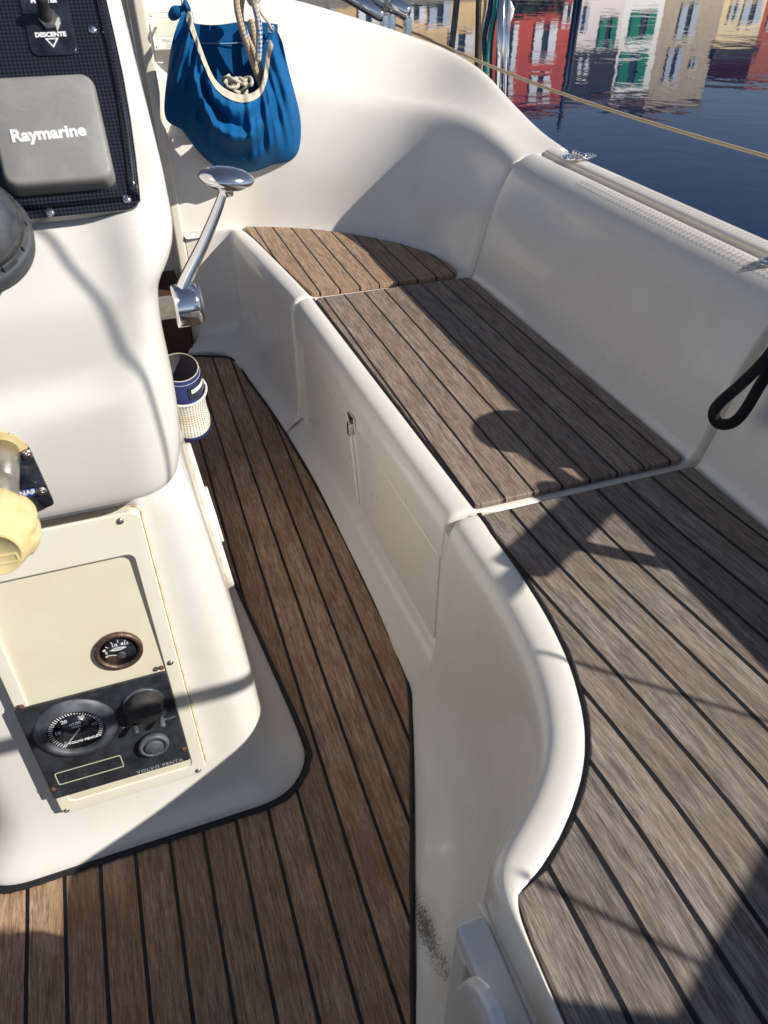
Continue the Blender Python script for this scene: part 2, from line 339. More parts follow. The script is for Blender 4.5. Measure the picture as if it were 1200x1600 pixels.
# ------------------------------------------------------------------ object helpers
def link(o): sc.collection.objects.link(o); return o
def tag(o, label=None, cat=None, group=None, kind=None):
    if label: o['label'] = label
    if cat: o['category'] = cat
    if group: o['group'] = group
    if kind: o['kind'] = kind
    return o
def empty(name, label, cat, mat=None, group=None, loc=None):
    o = link(bpy.data.objects.new(name, None)); o.empty_display_size = 0.05
    if mat is not None: o.matrix_world = mat
    if loc is not None: o.location = loc
    return tag(o, label, cat, group)
def obj(name, me, mat, parent=None, smooth=True, sub=0, bevel=0.0, local=True, solid=0.0, bseg=3):
    """local=True: mesh is in the parent's space; False: mesh is in world space"""
    o = bpy.data.objects.new(name, me); link(o)
    mats = mat if isinstance(mat, (list, tuple)) else [mat]
    me.materials.clear()
    for k in mats: me.materials.append(k)
    if smooth:
        for f in me.polygons: f.use_smooth = True
    if parent is not None:
        bpy.context.view_layer.update()
        o.parent = parent
        if not local: o.matrix_parent_inverse = parent_world(parent).inverted()
    if solid: 
        s = o.modifiers.new('solid', 'SOLIDIFY'); s.thickness = abs(solid); s.offset = -1 if solid > 0 else 1
    if bevel > 0:
        b = o.modifiers.new('bevel', 'BEVEL'); b.width = bevel; b.segments = bseg; b.limit_method = 'ANGLE'; b.angle_limit = math.radians(35)
        o.modifiers.new('wn', 'WEIGHTED_NORMAL')
    if sub: 
        s = o.modifiers.new('sub', 'SUBSURF'); s.levels = sub; s.render_levels = sub
    return o
def parent_world(o):
    m = o.matrix_parent_inverse @ o.matrix_basis if o.parent else o.matrix_basis.copy()
    return parent_world(o.parent) @ m if o.parent else m
def me_from(verts, faces, name='mesh', uvs=None):
    me = bpy.data.meshes.new(name); me.from_pydata([tuple(v) for v in verts], [], faces); me.update()
    if uvs:
        uv = me.uv_layers.new(name='UVMap')
        for l in me.loops: uv.data[l.index].uv = uvs[l.vertex_index]
    return me
def grid(rows, closed=False, name='grid', cap0=False, cap1=False, flip=False, uv=False):
    n = len(rows[0]); vs = [p for r in rows for p in r]; fs = []
    for i in range(len(rows)-1):
        for j in range(n if closed else n-1):
            a = i*n+j; b_ = i*n+(j+1) % n; c = (i+1)*n+(j+1) % n; d = (i+1)*n+j
            fs.append((a, d, c, b_) if flip else (a, b_, c, d))
    if cap0: fs.append(tuple(range(n)) if flip else tuple(reversed(range(n))))
    if cap1:
        k = (len(rows)-1)*n; fs.append(tuple(reversed(range(k, k+n))) if flip else tuple(range(k, k+n)))
    uvs = None
    if uv: uvs = [(j/(n-1), i/(len(rows)-1)) for i in range(len(rows)) for j in range(n)]
    return me_from(vs, fs, name, uvs)
def merge(meshes, name='merged'):
    vs, fs, mi, uvs = [], [], [], []
    for k, me in enumerate(meshes):
        o = len(vs); vs += [v.co.copy() for v in me.vertices]
        fs += [tuple(i+o for i in p.vertices) for p in me.polygons]
    return me_from(vs, fs, name)
def box(x0, x1, y0, y1, z0, z1):
    v = [(x, y, z) for z in (z0, z1) for y in (y0, y1) for x in (x0, x1)]
    return me_from(v, [(0, 2, 3, 1), (4, 5, 7, 6), (0, 1, 5, 4), (2, 6, 7, 3), (0, 4, 6, 2), (1, 3, 7, 5)])
def prism(poly, z0, z1):
    n = len(poly); a = sum(poly[i][0]*poly[(i+1) % n][1]-poly[(i+1) % n][0]*poly[i][1] for i in range(n))
    if a < 0: poly = poly[::-1]
    v = [(*p, z0) for p in poly]+[(*p, z1) for p in poly]
    fs = [tuple(reversed(range(n))), tuple(range(n, 2*n))]+[(i, (i+1) % n, n+(i+1) % n, n+i) for i in range(n)]
    return me_from(v, fs)
def rrect(x0, x1, y0, y1, r, n=5):
    pts = []
    for cx, cy, a0 in ((x1-r, y1-r, 0), (x0+r, y1-r, 90), (x0+r, y0+r, 180), (x1-r, y0+r, 270)):
        for k in range(n+1):
            a = math.radians(a0+90*k/n); pts.append((cx+r*math.cos(a), cy+r*math.sin(a)))
    return pts
def roundpoly(pts, r, n=4):
    out = []; m = len(pts)
    rs = r if isinstance(r, (list, tuple)) else [r]*m
    for i in range(m):
        p0, p1, p2 = Vector(pts[i-1]), Vector(pts[i]), Vector(pts[(i+1) % m]); ri = rs[i]
        if ri <= 0: out.append(tuple(p1)); continue
        a = (p0-p1).normalized(); b_ = (p2-p1).normalized()
        A = p1+a*ri; B = p1+b_*ri
        for k in range(n+1):
            t = k/n; out.append(tuple(A*(1-t)**2+p1*2*t*(1-t)+B*t*t))
    return out
def lathe(prof, n=32, cap=True):
    """prof: (r, z) list, axis z"""
    rows = [[(r*math.cos(2*PI*j/n), r*math.sin(2*PI*j/n), z) for j in range(n)] for r, z in prof]
    return grid(rows, True, cap0=cap, cap1=cap)
def catmull(pts, n=8):
    P = [Vector(p) for p in pts]; out = []
    for i in range(len(P)-1):
        a = P[i-1] if i else P[0]*2-P[1]; b_ = P[i]; c = P[i+1]; d = P[i+2] if i+2 < len(P) else P[-1]*2-P[-2]
        for k in range(n):
            t = k/n; out.append(0.5*((2*b_)+(c-a)*t+(2*a-5*b_+4*c-d)*t*t+(3*b_-a-3*c+d)*t**3))
    out.append(P[-1]); return out
def tube(pts, r, n=10, cap=True, uvlen=True):
    P = [Vector(p) for p in pts]; rows = []; uvs = []; L = 0
    rs = r if isinstance(r, (list, tuple)) else [r]*len(P)
    up = None
    for i, p in enumerate(P):
        t = (P[min(i+1, len(P)-1)]-P[max(i-1, 0)]).normalized()
        if up is None: up = t.orthogonal().normalized()
        up = (up-t*up.dot(t)).normalized(); s = t.cross(up)
        if i: L += (P[i]-P[i-1]).length
        rows.append([p+(up*math.cos(2*PI*j/n)+s*math.sin(2*PI*j/n))*rs[i] for j in range(n)])
        uvs += [(j*8.0/n, L/(rs[0]*0.8)) for j in range(n)]
    me = grid(rows, True, cap0=cap, cap1=cap)
    uv = me.uv_layers.new(name='UVMap')
    for pgl in me.polygons:
        js = [me.loops[li].vertex_index for li in pgl.loop_indices]
        for li in pgl.loop_indices:
            vi = me.loops[li].vertex_index; u, v_ = uvs[vi]
            if vi % n == 0 and any((k % n) == n-1 for k in js): u = 8.0
            uv.data[li].uv = (u, v_)
    return me
def xf(me, m): me.transform(m); return me
def textmesh(s, size, bold=0.0, spacing=1.0):
    cu_ = bpy.data.curves.new('txt', 'FONT'); cu_.body = s; cu_.size = size; cu_.align_x = 'CENTER'; cu_.align_y = 'CENTER'
    cu_.extrude = 0.0002; cu_.offset = bold; cu_.space_character = spacing; cu_.resolution_u = 3
    o = bpy.data.objects.new('txt', cu_); link(o); bpy.context.view_layer.update()
    dg = bpy.context.evaluated_depsgraph_get(); me = bpy.data.meshes.new_from_object(o.evaluated_get(dg))
    bpy.data.objects.remove(o); return me
def text(name, s, size, x, y, z, mat, parent, rot=0.0, bold=0.0, sx=1.0, spacing=1.0, shear=0.0):
    me = textmesh(s, size, bold, spacing)
    if shear: me.transform(Matrix(((1, shear, 0, 0), (0, 1, 0, 0), (0, 0, 1, 0), (0, 0, 0, 1))))
    me.transform(Matrix.Translation((x, y, z)) @ Matrix.Rotation(rot, 4, 'Z') @ Matrix.Diagonal((sx, 1, 1, 1)))
    return obj(name, me, mat, parent, smooth=False)
def screw(name, x, y, z, r, mat, parent):
    """cross-head screw in the parent's plane"""
    me = lathe([(r, 0), (r, r*0.25), (r*0.8, r*0.5), (r*0.35, r*0.62), (0.0001, r*0.62)], 16)
    s = merge([me, box(-r*0.55, r*0.55, -r*0.09, r*0.09, r*0.5, r*0.70), box(-r*0.09, r*0.09, -r*0.55, r*0.55, r*0.5, r*0.695)])
    xf(s, Matrix.Translation((x, y, z)) @ Matrix.Rotation(random.random()*3, 4, 'Z'))
    return obj(name, s, mat, parent)
def join_mats(parts, name='j'):
    """merge (mesh, material index) into one mesh"""
    me = merge([p[0] for p in parts], name); k = 0
    for p, mi in parts:
        for _ in p.polygons: me.polygons[k].material_index = mi; k += 1
    return me

# ================================================================== SETTING: cockpit floor, water
def polyz(pts, zf, thick=0.012):
    top = [(x, y, zf(x, y)) for x, y in pts]; n = len(top)
    a = sum(pts[i][0]*pts[(i+1) % n][1]-pts[(i+1) % n][0]*pts[i][1] for i in range(n))
    if a < 0: top = top[::-1]
    v = [(x, y, z-thick) for x, y, z in top]+top
    return me_from(v, [tuple(reversed(range(n))), tuple(range(n, 2*n))]+[(i, (i+1) % n, n+(i+1) % n, n+i) for i in range(n)])
FE = [(-.60, 2.149), (.06, 2.149), (.238, 2.07), (.262, 1.92), (.290, 1.73), (.312, 1.50), (.324, 1.30), (.331, 1.10), (.333, .92), (.332, .847), (.322, .767), (.280, .645), (.233, .523), (.186, .40), (.144, .288), (.09, .13), (.04, -.05), (-.02, -.3), (-.02, -.8), (-.9, -.8), (-.9, 1.2)]
o = obj('floor', polyz(FE, floor_z, 0.03), M['teak_floor'], smooth=False); tag(o, kind='structure')
o = obj('ground', box(-2.6, 0.9, -1.2, 4.5, -0.30, -0.12), M['interior'], smooth=False); o.name = 'cockpit_subfloor'; tag(o, kind='structure')

def water_mat():
    m, nt, b = newmat('harbour_water'); p = pos(nt)
    b.inputs['Base Color'].default_value = (0.001, 0.015, 0.058, 1); b.inputs['Roughness'].default_value = 0.012
    b.inputs['IOR'].default_value = 1.22
    mp = N(nt, 'ShaderNodeMapping'); mp.inputs['Scale'].default_value = (1.0, 1.0, 1.0); nt.links.new(p, mp.inputs['Vector'])
    h1 = noise(nt, mp.outputs[0], 0.9, 3, 0.55, 0.8)
    h2 = noise(nt, mp.outputs[0], 4.5, 2, 0.5, 0.4)
    h = math_(nt, 'ADD', h1, math_(nt, 'MULTIPLY', h2, 0.10))
    bump(nt, b, h, 0.24, 0.026)
    return m
M['water'] = water_mat()
vs = []; 
o = obj('water', me_from([(-400, -400, -.95), (400, -400, -.95), (400, 400, -.95), (-400, 400, -.95)], [(0, 1, 2, 3)]), M['water'], smooth=False); tag(o, kind='structure')

# ================================================================== THE BOAT'S MOULDING
moulding = empty('cockpit_moulding', 'white gelcoat cockpit moulding with high coaming wrapping round the bench seats', 'boat moulding', loc=(1.0, 1.0, 0.0))
def W(name, me, mat, parent, **k): return obj(name, me, mat, parent, local=False, **k)

def polypath(pts, n):
    """resample by index with a Catmull curve"""
    P = [Vector(p) for p in pts]; out = []
    for k in range(n):
        t = k/(n-1)*(len(P)-1); i = min(int(t), len(P)-2); t -= i
        a = P[i-1] if i else P[0]*2-P[1]; b_ = P[i]; c = P[i+1]; d = P[i+2] if i+2 < len(P) else P[-1]*2-P[-2]
        out.append(0.5*((2*b_)+(c-a)*t+(2*a-5*b_+4*c-d)*t*t+(3*b_-a-3*c+d)*t**3))
    return out
# --- starboard coaming, inner face (backrest) profile: outward distance, height
PIN = [(-.015, .430), (0.0, .438), (.010, .456), (.020, .50), (.034, .57), (.057, .64), (.080, .687), (.098, .705), (.120, .719), (.146, .722), (.150, .712), (.150, .69)]
def strip(prof, ys, bx=0.80, ins=None):
    rows = []
    for k, y in enumerate(ys):
        i_ = ins[k] if ins else 0
        rows.append([(bx+o_+i_, y, z-i_*0.7) for o_, z in prof])
    return rows
def ended(y0, y1, n):
    ys = [y0, y0+.002, y0+.006, y0+.014]; ins = [.016, .007, .0015, 0]
    m_ = [y0+.014+(y1-y0-.028)*k/(n+1) for k in range(1, n+1)]
    return ys+m_+[y1-.014, y1-.006, y1-.002, y1], ins+[0]*n+[0, .0015, .007, .016]
ysA, insA = ended(-.62, .751, 6)
W('aft_backrest', grid(strip(PIN, ysA, ins=insA)), M['gel'], moulding, sub=2)
# groove liner behind the joints + gutter
GL = [(o_+.016, z-.010) for o_, z in PIN[:9]]+[(.150, .7105), (.152, .7095), (.1725, .7095), (.1745, .718)]
W('joint_liner', grid(strip(GL, [-.62, 0, .6, 1.0, 1.4, 1.632])), M['gel_cream'], moulding, sub=1)
POUT = [(.1735, .703), (.174, .714), (.179, .7225), (.196, .7255), (.218, .7225), (.233, .708), (.241, .675), (.255, .45), (.262, .1), (.22, -.5), (.15, -1.0)]
W('side_deck', grid(strip(POUT, [-.62, 0, .6, 1.0, 1.4, 1.55, 1.627])), M['gel_deck'], moulding, sub=2)
# --- forward corner and bulkhead
NS = 34
Bp = [(.80, 1.629, .438), (.787, 1.75, .438), (.755, 1.86, .438), (.700, 1.955, .438), (.625, 2.032, .438), (.54, 2.095, .438), (.44, 2.15, .438), (.338, 2.192, .438), (.25, 2.20, .438), (.168, 2.20, .438)]
Mp = [(.905, 1.629, .712), (.912, 1.75, .730), (.905, 1.87, .752), (.865, 2.02, .757), (.80, 2.115, .759), (.70, 2.18, .77), (.57, 2.215, .795), (.46, 2.228, .815), (.30, 2.235, .835), (.168, 2.235, .85)]
Tp = [(1.036, 1.629, .722), (1.040, 1.76, .735), (1.035, 1.92, .775), (1.02, 2.08, .830), (.97, 2.22, .868), (.88, 2.29, .899), (.74, 2.32, .940), (.60, 2.33, .977), (.40, 2.34, 1.022), (.168, 2.34, 1.065)]
B_ = polypath(Bp, NS); M_ = polypath(Mp, NS); T_ = polypath(Tp, NS)
rows = []
for k in range(NS):
    b_, m_, t_ = B_[k], M_[k], T_[k]; r = []
    out = (t_-b_); out.z = 0; out.normalize()
    w_ = min(1.0, k/8)                      # 0 at the joint, 1 along the bulkhead
    r.append(b_-out*.015+Vector((0, 0, -.008))); r.append(b_)
    for h_, v_ in ((.10, .06), (.20, .21), (.33, .45), (.55, .69), (.80, .89), (.95, .975)):
        r.append(Vector((b_.x+(m_.x-b_.x)*h_, b_.y+(m_.y-b_.y)*h_, b_.z+(m_.z-b_.z)*v_)))
    d = t_-m_
    for h_, v_, lift in ((.13, -.03, .0015), (.30, .035, .0), (.58, .37, .0), (.84, .82, .001), (.96, .975, .002)):
        r.append(Vector((m_.x+d.x*h_, m_.y+d.y*h_, m_.z+d.z*v_+lift)))
    r.append(t_+out*.012+Vector((0, 0, -.012))); r.append(t_+out*.022+Vector((0, 0, -.06)))
    r.append(t_+out*.03+Vector((0, 0, -.35))); r.append(Vector((t_.x, t_.y, -.2))); r.append(Vector((t_.x*.9, t_.y, -1.0)))
    rows.append(r)
# rounded end at the joint with the locker seat
first = rows[0]
def inset(r, dy, s):
    o_ = []
    for i, p in enumerate(r):
        f = 1 if i < 12 else 0.3
        o_.append(Vector((p.x+s*f*(1 if i < 9 else .2), p.y+dy, p.z-s*.7*f)))
    return o_
rows = [inset(first, -.004, .016), inset(first, -.0025, .007), inset(first, 0, .0015)]+[inset(first, .008, 0)]+rows[2:]
W('bulkhead', grid(rows, flip=True), M['gel'], moulding, sub=1)
# bulkhead edge beside the companionway (left end) and companionway trims
e = rows[-1]
W('bulkhead_edge', prism([(.140, 2.195), (.169, 2.195), (.169, 2.40), (.140, 2.40)], -.05, 1.06), M['gel_cream'], moulding, bevel=.008)
comp = empty('companionway', 'dark companionway opening with wooden door and cream frame left of the bulkhead', 'companionway', loc=(.05, 2.4, .3))
W('door', box(-1.0, .128, 2.44, 2.47, .0, 1.6), M['dark_wood'], comp, smooth=False)
W('frame', box(.100, .139, 2.40, 2.425, .0, 1.6), M['gel_cream'], comp, bevel=.004)
W('frame', box(.070, .092, 2.425, 2.437, .0, 1.6), M['dark_wood'], comp, bevel=.003)
W('sill', box(-1.0, .136, 2.16, 2.44, .02, .27), M['dark_wood'], comp, bevel=.004)
# --- bench body: lip, front, fillet
LZ = .445
aft_te = [AZp(*p, LZ) for p in [(745, 803), (770, 834), (795, 866), (822, 905), (858, 962), (888, 1022), (907, 1078), (918, 1130), (920, 1180), (910, 1236), (888, 1296), (853, 1358), (818, 1396)]]
aft_te = [(.4165, .751), (.4165, .7485), (.4168, .742), (.4175, .72)]+[(p.x, p.y) for p in aft_te[1:]]+[(.209, .232), (.2045, .205), (.202, .138), (.198, 0), (.195, -.6)]
aft_F = [(.322, .763), (.3215, .7605), (.320, .7565), (.316, .745), (.306, .72), (.296, .69), (.283, .655), (.262, .60), (.240, .54), (.220, .49), (.204, .45), (.190, .412), (.175, .37), (.162, .335), (.150, .305), (.142, .285), (.135, .262), (.128, .235), (.105, .17), (.07, .04), (-.02, -.6)]
def bench_rows(te, Fl, prof, normals=None, ins=None, inner=None, scl=None):
    n = len(te); rows = []; sc_ = scl or [1]*n
    for i in range(n):
        p = Vector((*te[i], 0)); a = Vector((*te[max(i-1, 0)], 0)); c = Vector((*te[min(i+1, n-1)], 0))
        t = (c-a).normalized(); nn = Vector((t.y, -t.x, 0))
        if nn.x > 0 and abs(t.y) > .7: nn = -nn
        if normals and normals[i]: nn = Vector((*normals[i], 0)).normalized()
        s = ins[i] if ins else 0
        r = []
        if inner: r.append(Vector((*inner[i], .434)))
        for o_, z in prof: r.append(p+nn*(o_-(s if z > .39 else 0))*sc_[i]+Vector((0, 0, z-(s*.6 if z > .39 else 0))))
        F = Vector((*Fl[i], 0)); last = r[-1]
        if Fl is not None:
            fz = floor_z(F.x, F.y)
            for f_, g in ((.35, .42), (.70, .14)):
                q = last.lerp(F, f_); q.z = fz+.006+(last.z-fz)*g; r.append(q)
            F2 = F.copy(); F2.z = fz+.003; r.append(F2)
            d = (F-Vector((last.x, last.y, 0))).normalized(); r.append(Vector((F.x, F.y, fz-.02)))
        rows.append(r)
    return rows
LIP = [(-.010, .436), (-.001, .437), (.0015, .445), (.010, .4485), (.024, .4480), (.039, .4445), (.0495, .431), (.0535, .407), (.0545, .37), (.0545, .25), (.058, .14)]
na = len(aft_te)
inner = [(.80, p[1]) for p in aft_te]
norms = [None]*na
norms[0] = (-1, 0); norms[1] = (-1, 0); norms[2] = (-1, .01); norms[3] = (-1, .02)
for i in range(2, 13): pass
# normals on the aft curve point to the aisle (left / forward)
for i in range(na):
    a = aft_te[max(i-1, 0)]; c = aft_te[min(i+1, na-1)]; t = Vector((c[0]-a[0], c[1]-a[1])).normalized()
    nn = Vector((t.y, -t.x))            # path runs aft: left-hand side is the aisle
    if norms[i] is None: norms[i] = (nn.x, nn.y)
insb = [.010, .003]+[0]*(na-2)
scl = [1]*15+[.8, .35, .16, .12, .12, .12]
scl = (scl+[.12]*na)[:na]
rowsA = bench_rows(aft_te, aft_F, LIP, norms, insb, inner, scl)
def cap_row(r, dy, nx=.045, keep=4):
    return [Vector((p[0]+(nx if 0 < i < len(r)-keep else 0), p[1]+dy, p[2]-(.006 if p[2] > .40 and i > 0 else 0))) for i, p in enumerate(r)]
rowsA = [cap_row(rowsA[0], 0), rowsA[0]]+rowsA
W('aft_seat_base', grid(rowsA), M['gel'], moulding, sub=2)
# forward seat base
fy = [1.629, 1.6315, 1.638, 1.66, 1.75, 1.85, 1.95, 2.03, 2.09]
fte = [(.395-(.057)*((y-1.629)/.56)**1.1 if y > 1.629 else .395, y) for y in fy]+[(.338, 2.150), (.328, 2.185), (.30, 2.198), (.25, 2.199), (.21, 2.20), (.19, 2.201), (.170, 2.202)]
fF = [(.301, 1.629), (.3005, 1.6315), (.300, 1.638), (.297, 1.66), (.288, 1.75), (.274, 1.85), (.259, 1.95), (.248, 2.02), (.238, 2.065), (.226, 2.10), (.208, 2.127), (.185, 2.14), (.155, 2.146), (.14, 2.147), (.13, 2.147), (.115, 2.147)]
fin = [(.80, 1.629), (.80, 1.6315), (.80, 1.638), (.80, 1.66), (.78, 1.75), (.75, 1.85), (.69, 1.95), (.60, 2.04), (.52, 2.10), (.45, 2.15), (.36, 2.20), (.31, 2.21), (.26, 2.21), (.20, 2.21), (.168, 2.21), (.140, 2.21)]
rowsF = bench_rows(fte, fF, LIP, [(-1, -.1)]*8+[(-1, -.18), (-1, -.35), (-1, -.8), (-.4, -1), (-.1, -1), (0, -1), (0, -1), (0, -1)], [.010, .003]+[0]*14, fin, [1]*8+[.97, .9, .7, .35, .15, .08, .06, .06])
rowsF = [cap_row(rowsF[0], 0), rowsF[0]]+rowsF
W('forward_seat_base', grid(rowsF, flip=True), M['gel'], moulding, sub=2)
# middle part of the base: recess behind the locker front
my = [.742, .765, .775, .79, 1.0, 1.2, 1.4, 1.59, 1.603, 1.615, 1.642]
mte = [(.4165-.0215*(y-.757)/.87, y) for y in my]
mF = [((.322 if y < .8 else (.331 if y < 1.15 else (.322 if y < 1.45 else .303))), y) for y in my]
mF[0] = (.322, .764); mF[1] = (.323, .77); mF[2] = (.325, .78)
rows = []
for i, y in enumerate(my):
    te = mte[i][0]; fx = mF[i][0]; fz = floor_z(fx, y); rec = .026 if 0 < i < len(my)-1 else .036
    edge = i in (0, len(my)-1)
    r = [(te-.01, y, .425), (te-rec, y, .425), (te-rec, y, .30), (te-rec-.001, y, .16), (te-rec-.002, y, .128), (te-rec-.008, y, .118), (te-.052, y, .113), (te-.058, y, .104)]
    last = Vector(r[-1]); F = Vector((fx, mF[i][1], 0))
    for f_, g in ((.35, .42), (.70, .14)):
        q = last.lerp(F, f_); q.z = fz+.006+(last.z-fz)*g; r.append(tuple(q))
    r.append((fx, mF[i][1], fz+.003)); r.append((fx, mF[i][1], fz-.02)); rows.append(r)
W('locker_recess', grid(rows, flip=True), M['gel'], moulding, sub=1)
# under-seat fill so the joints are closed
W('seat_support', box(.402, .86, .70, 1.70, .05, .420), M['gel_cream'], moulding, smooth=False)
W('joint_post', box(.347, .43, 1.600, 1.640, -.02, .415), M['gel'], moulding, smooth=False)
W('joint_post', box(.368, .44, .742, .770, -.02, .415), M['gel'], moulding, smooth=False)
# ================================================================== LOCKER SEAT (hinged middle section)
locker = empty('locker_seat', 'hinged middle seat section with moulded backrest and recessed front between two joint grooves', 'locker seat', loc=(.6, 1.19, .40))
ysM, insM = ended(.759, 1.621, 5)
W('backrest', grid(strip(PIN, ysM, ins=insM)), M['gel_deck'], locker, sub=2)
LIDP = LIP[:8]+[(.0525, .385), (.0535, .362), (.050, .354), (.038, .352)]
ly = [.759, .761, .765, .775, .9, 1.05, 1.2, 1.35, 1.5, 1.605, 1.615, 1.619, 1.621]
lins = [.012, .005, .001, 0, 0, 0, 0, 0, 0, 0, .001, .005, .012]
rows = []
for i, y in enumerate(ly):
    te = .4165-.0215*(y-.757)/.87; s = lins[i]
    rows.append([(.80, y, .4345-s*.2)]+[(te-o_+s, y, z-s*.6) for o_, z in LIDP])
rows = [cap_row(rows[0], 0, .03, 1), rows[0]]+rows[1:-1]+[rows[-1], cap_row(rows[-1], 0, .03, 1)]
W('seat_shell', grid(rows, flip=True), M['gel'], locker, sub=2)
# drop front with two raised fields either side of the latch
ang = math.atan2(.0215, .87)
Fd = Frame((.4165-.0385+.0, .757, .235), (math.sin(ang)*-1, math.cos(ang), 0), (0, 0, 1))   # ex runs forward, ez faces...
Fd = Frame((.388, .757, .235), (0.0247, -1, 0), (0, 0, 1))   # ex aft, ey up, ez = ex x ey -> faces the aisle
dmat = Fd.matrix()
front = obj('drop_front', prism(rrect(-.846, -.018, -.108, .122, .012), .0, .008), M['gel'], None, bevel=.003)
front.matrix_world = dmat; front.parent = locker; bpy.context.view_layer.update(); front.matrix_parent_inverse = parent_world(locker).inverted()
def on_frame(name, me, mat, fr, parent, **k):
    """a part given in a frame's local coordinates, parented"""
    me.transform(fr.matrix()); return obj(name, me, mat, parent, local=False, **k)
f1 = roundpoly([(-.830, -.098), (-.440, -.098), (-.462, .0), (-.490, .106), (-.830, .106)], .012)
f2 = roundpoly([(-.415, -.098), (-.030, -.098), (-.030, .106), (-.345, .106), (-.405, -.02)], .012)
on_frame('raised_field', prism(f1, .0075, .0145), M['gel'], Fd, locker, bevel=.0062, bseg=4)
on_frame('raised_field', prism(f2, .0075, .0145), M['gel'], Fd, locker, bevel=.0062, bseg=4)
# ================================================================== TEAK PANELS
def teak_panel(name, label, pts, mat, z0=.437, z1=.4475, bev=.003, group='weathered teak seat panels'):
    t = empty(name, label, 'teak panel', group=group, loc=(pts[0][0], pts[0][1], z0))
    p = obj('planking', prism(pts, z0, z1), mat, t, local=False, smooth=True, bevel=bev)
    return t
foot = [(.397, 1.637), (.783, 1.637)]
fe = roundpoly([(.400, 1.640), (.785, 1.640), (.787, 1.72), (.772, 1.80), (.722, 1.896), (.669, 1.966), (.618, 2.020), (.567, 2.066), (.518, 2.104), (.468, 2.134), (.42, 2.157), (.37, 2.178), (.343, 2.188), (.352, 2.05), (.366, 1.92), (.381, 1.78)], [.012, .03, .02, .02, 0, 0, 0, 0, 0, 0, 0, 0, .004, 0, 0, 0])
teak_panel('teak_seat_panel', 'warm brown sunlit teak panel with a curved far edge, foremost on the bench', fe, M['teak_fore'])
me_ = roundpoly([(.4185, .768), (.7985, .768), (.7985, 1.612), (.3985, 1.612)], .012)
teak_panel('teak_seat_panel', 'long straight teak seat panel on the hinged locker, half in shadow', me_, M['teak_mid'])
at = [(x+.0015, y) for x, y in aft_te[4:15]]
ae = [(.4195, .744), (.4195, .72)]+at+[(.212, .238), (.207, .20), (.2045, .138), (.2005, 0), (.197, -.6), (.795, -.6), (.795, .744)]
ae = ae[::-1]
teak_panel('teak_seat_panel', 'wide grey teak panel with an S-curved inner edge, nearest on the bench', ae, M['teak_aft'], bev=.0025)
# caulk between teak and lip (aft and middle)
def ribbon(pts, w_, z, name, mat, parent, zf=None, h=.003):
    P = [Vector((*p, 0)) for p in pts]; rows = []
    for i, p in enumerate(P):
        t = (P[min(i+1, len(P)-1)]-P[max(i-1, 0)]).normalized(); nn = Vector((t.y, -t.x, 0))
        ww = w_*(1+.10*math.sin(i*2.1)+.08*math.sin(i*5.3))/2
        zz = zf(p.x, p.y)+z if zf else z
        rows.append([p-nn*ww+Vector((0, 0, zz-h)), p-nn*ww*.9+Vector((0, 0, zz)), p+nn*ww*.9+Vector((0, 0, zz)), p+nn*ww+Vector((0, 0, zz-h))])
    return obj(name, grid(rows), mat, parent, local=False)
cp = catmull([(x, y, 0) for x, y in aft_te[:16]], 4)
ribbon([(p.x, p.y) for p in cp], .0065, .4462, 'edge_caulk', M['caulk'], moulding)
ribbon([(.4185-.0215*k/20-.0012, .765+.85*k/20) for k in range(21)], .003, .4462, 'edge_caulk', M['caulk'], locker)
ribbon([(x, y) for x, y in [(p.x, p.y) for p in catmull([(-.60, 2.145, 0), (.06, 2.145, 0)], 12)]], .006, .002, 'floor_caulk', M['caulk'], moulding, floor_z)
fc = catmull([(x-.002, y, 0) for x, y in FE[1:19]], 6)
ribbon([(p.x, p.y) for p in fc], .0075, .0022, 'floor_caulk', M['caulk'], moulding, floor_z)

# ================================================================== STEERING PEDESTAL
CX = -.155
ped = empty('steering_pedestal', 'tall white steering pedestal with bulging top and flared base standing on the floor', 'pedestal', loc=(CX, .9, .03))
def loop(xr, ya, za, yf, zf, r, xf_=None, n=5, floor=False):
    """closed loop: right edge xr at the aft corner, xf_ at the forward corner, mirrored about CX"""
    if xf_ is None: xf_ = xr
    hr, hf = xr-CX, xf_-CX; pts = []
    def z_(y): return za+(zf-za)*(y-ya)/(yf-ya)
    # aft-right corner from aft edge centre round to forward-right
    mids = 9
    for k in range(mids): pts.append(((hr-r)*k/mids, ya))
    for k in range(n+1):
        a = math.radians(-90+90*k/n); pts.append((hr-r+r*math.cos(a), ya+r+r*math.sin(a)))
    for k in range(1, 4): 
        t = k/4; pts.append((hr+(hf-hr)*t, ya+r+(yf-r-ya-r)*t))
    for k in range(n+1):
        a = math.radians(90*k/n); pts.append((hf-r+r*math.cos(a), yf-r+r*math.sin(a)))
    for k in range(1, 3): pts.append((hf*.8*(1-k/3), yf))
    pts.append((0, yf))
    full = pts+[(-x, y) for x, y in reversed(pts[1:-1])]
    return [Vector((CX+x, y, floor_z(CX+x, y)+za if floor else z_(y))) for x, y in full]
base = [loop(.112, .643, -.004, 1.72, 0, .085, .012, floor=True), loop(.1125, .6425, .004, 1.72, 0, .085, .012, floor=True), loop(.110, .645, .012, 1.715, 0, .083, .01, floor=True),
        loop(.089, .660, .034, 1.64, 0, .072, .02, floor=True), loop(.069, .673, .062, 1.56, 0, .062, .03, floor=True),
        loop(.055, .681, .125, 1.45, .18, .055, .04), loop(.0505, .686, .175, 1.40, .22, .05, .038), loop(.0485, .692, .24, 1.35, .30, .05, .036),
        loop(.041, .702, .34, 1.30, .38, .048, .030), loop(.030, .715, .47, 1.25, .50, .045, .020), loop(.018, .726, .58, 1.2, .60, .04, .008), loop(.010, .732, .68, 1.15, .69, .04, .0)]
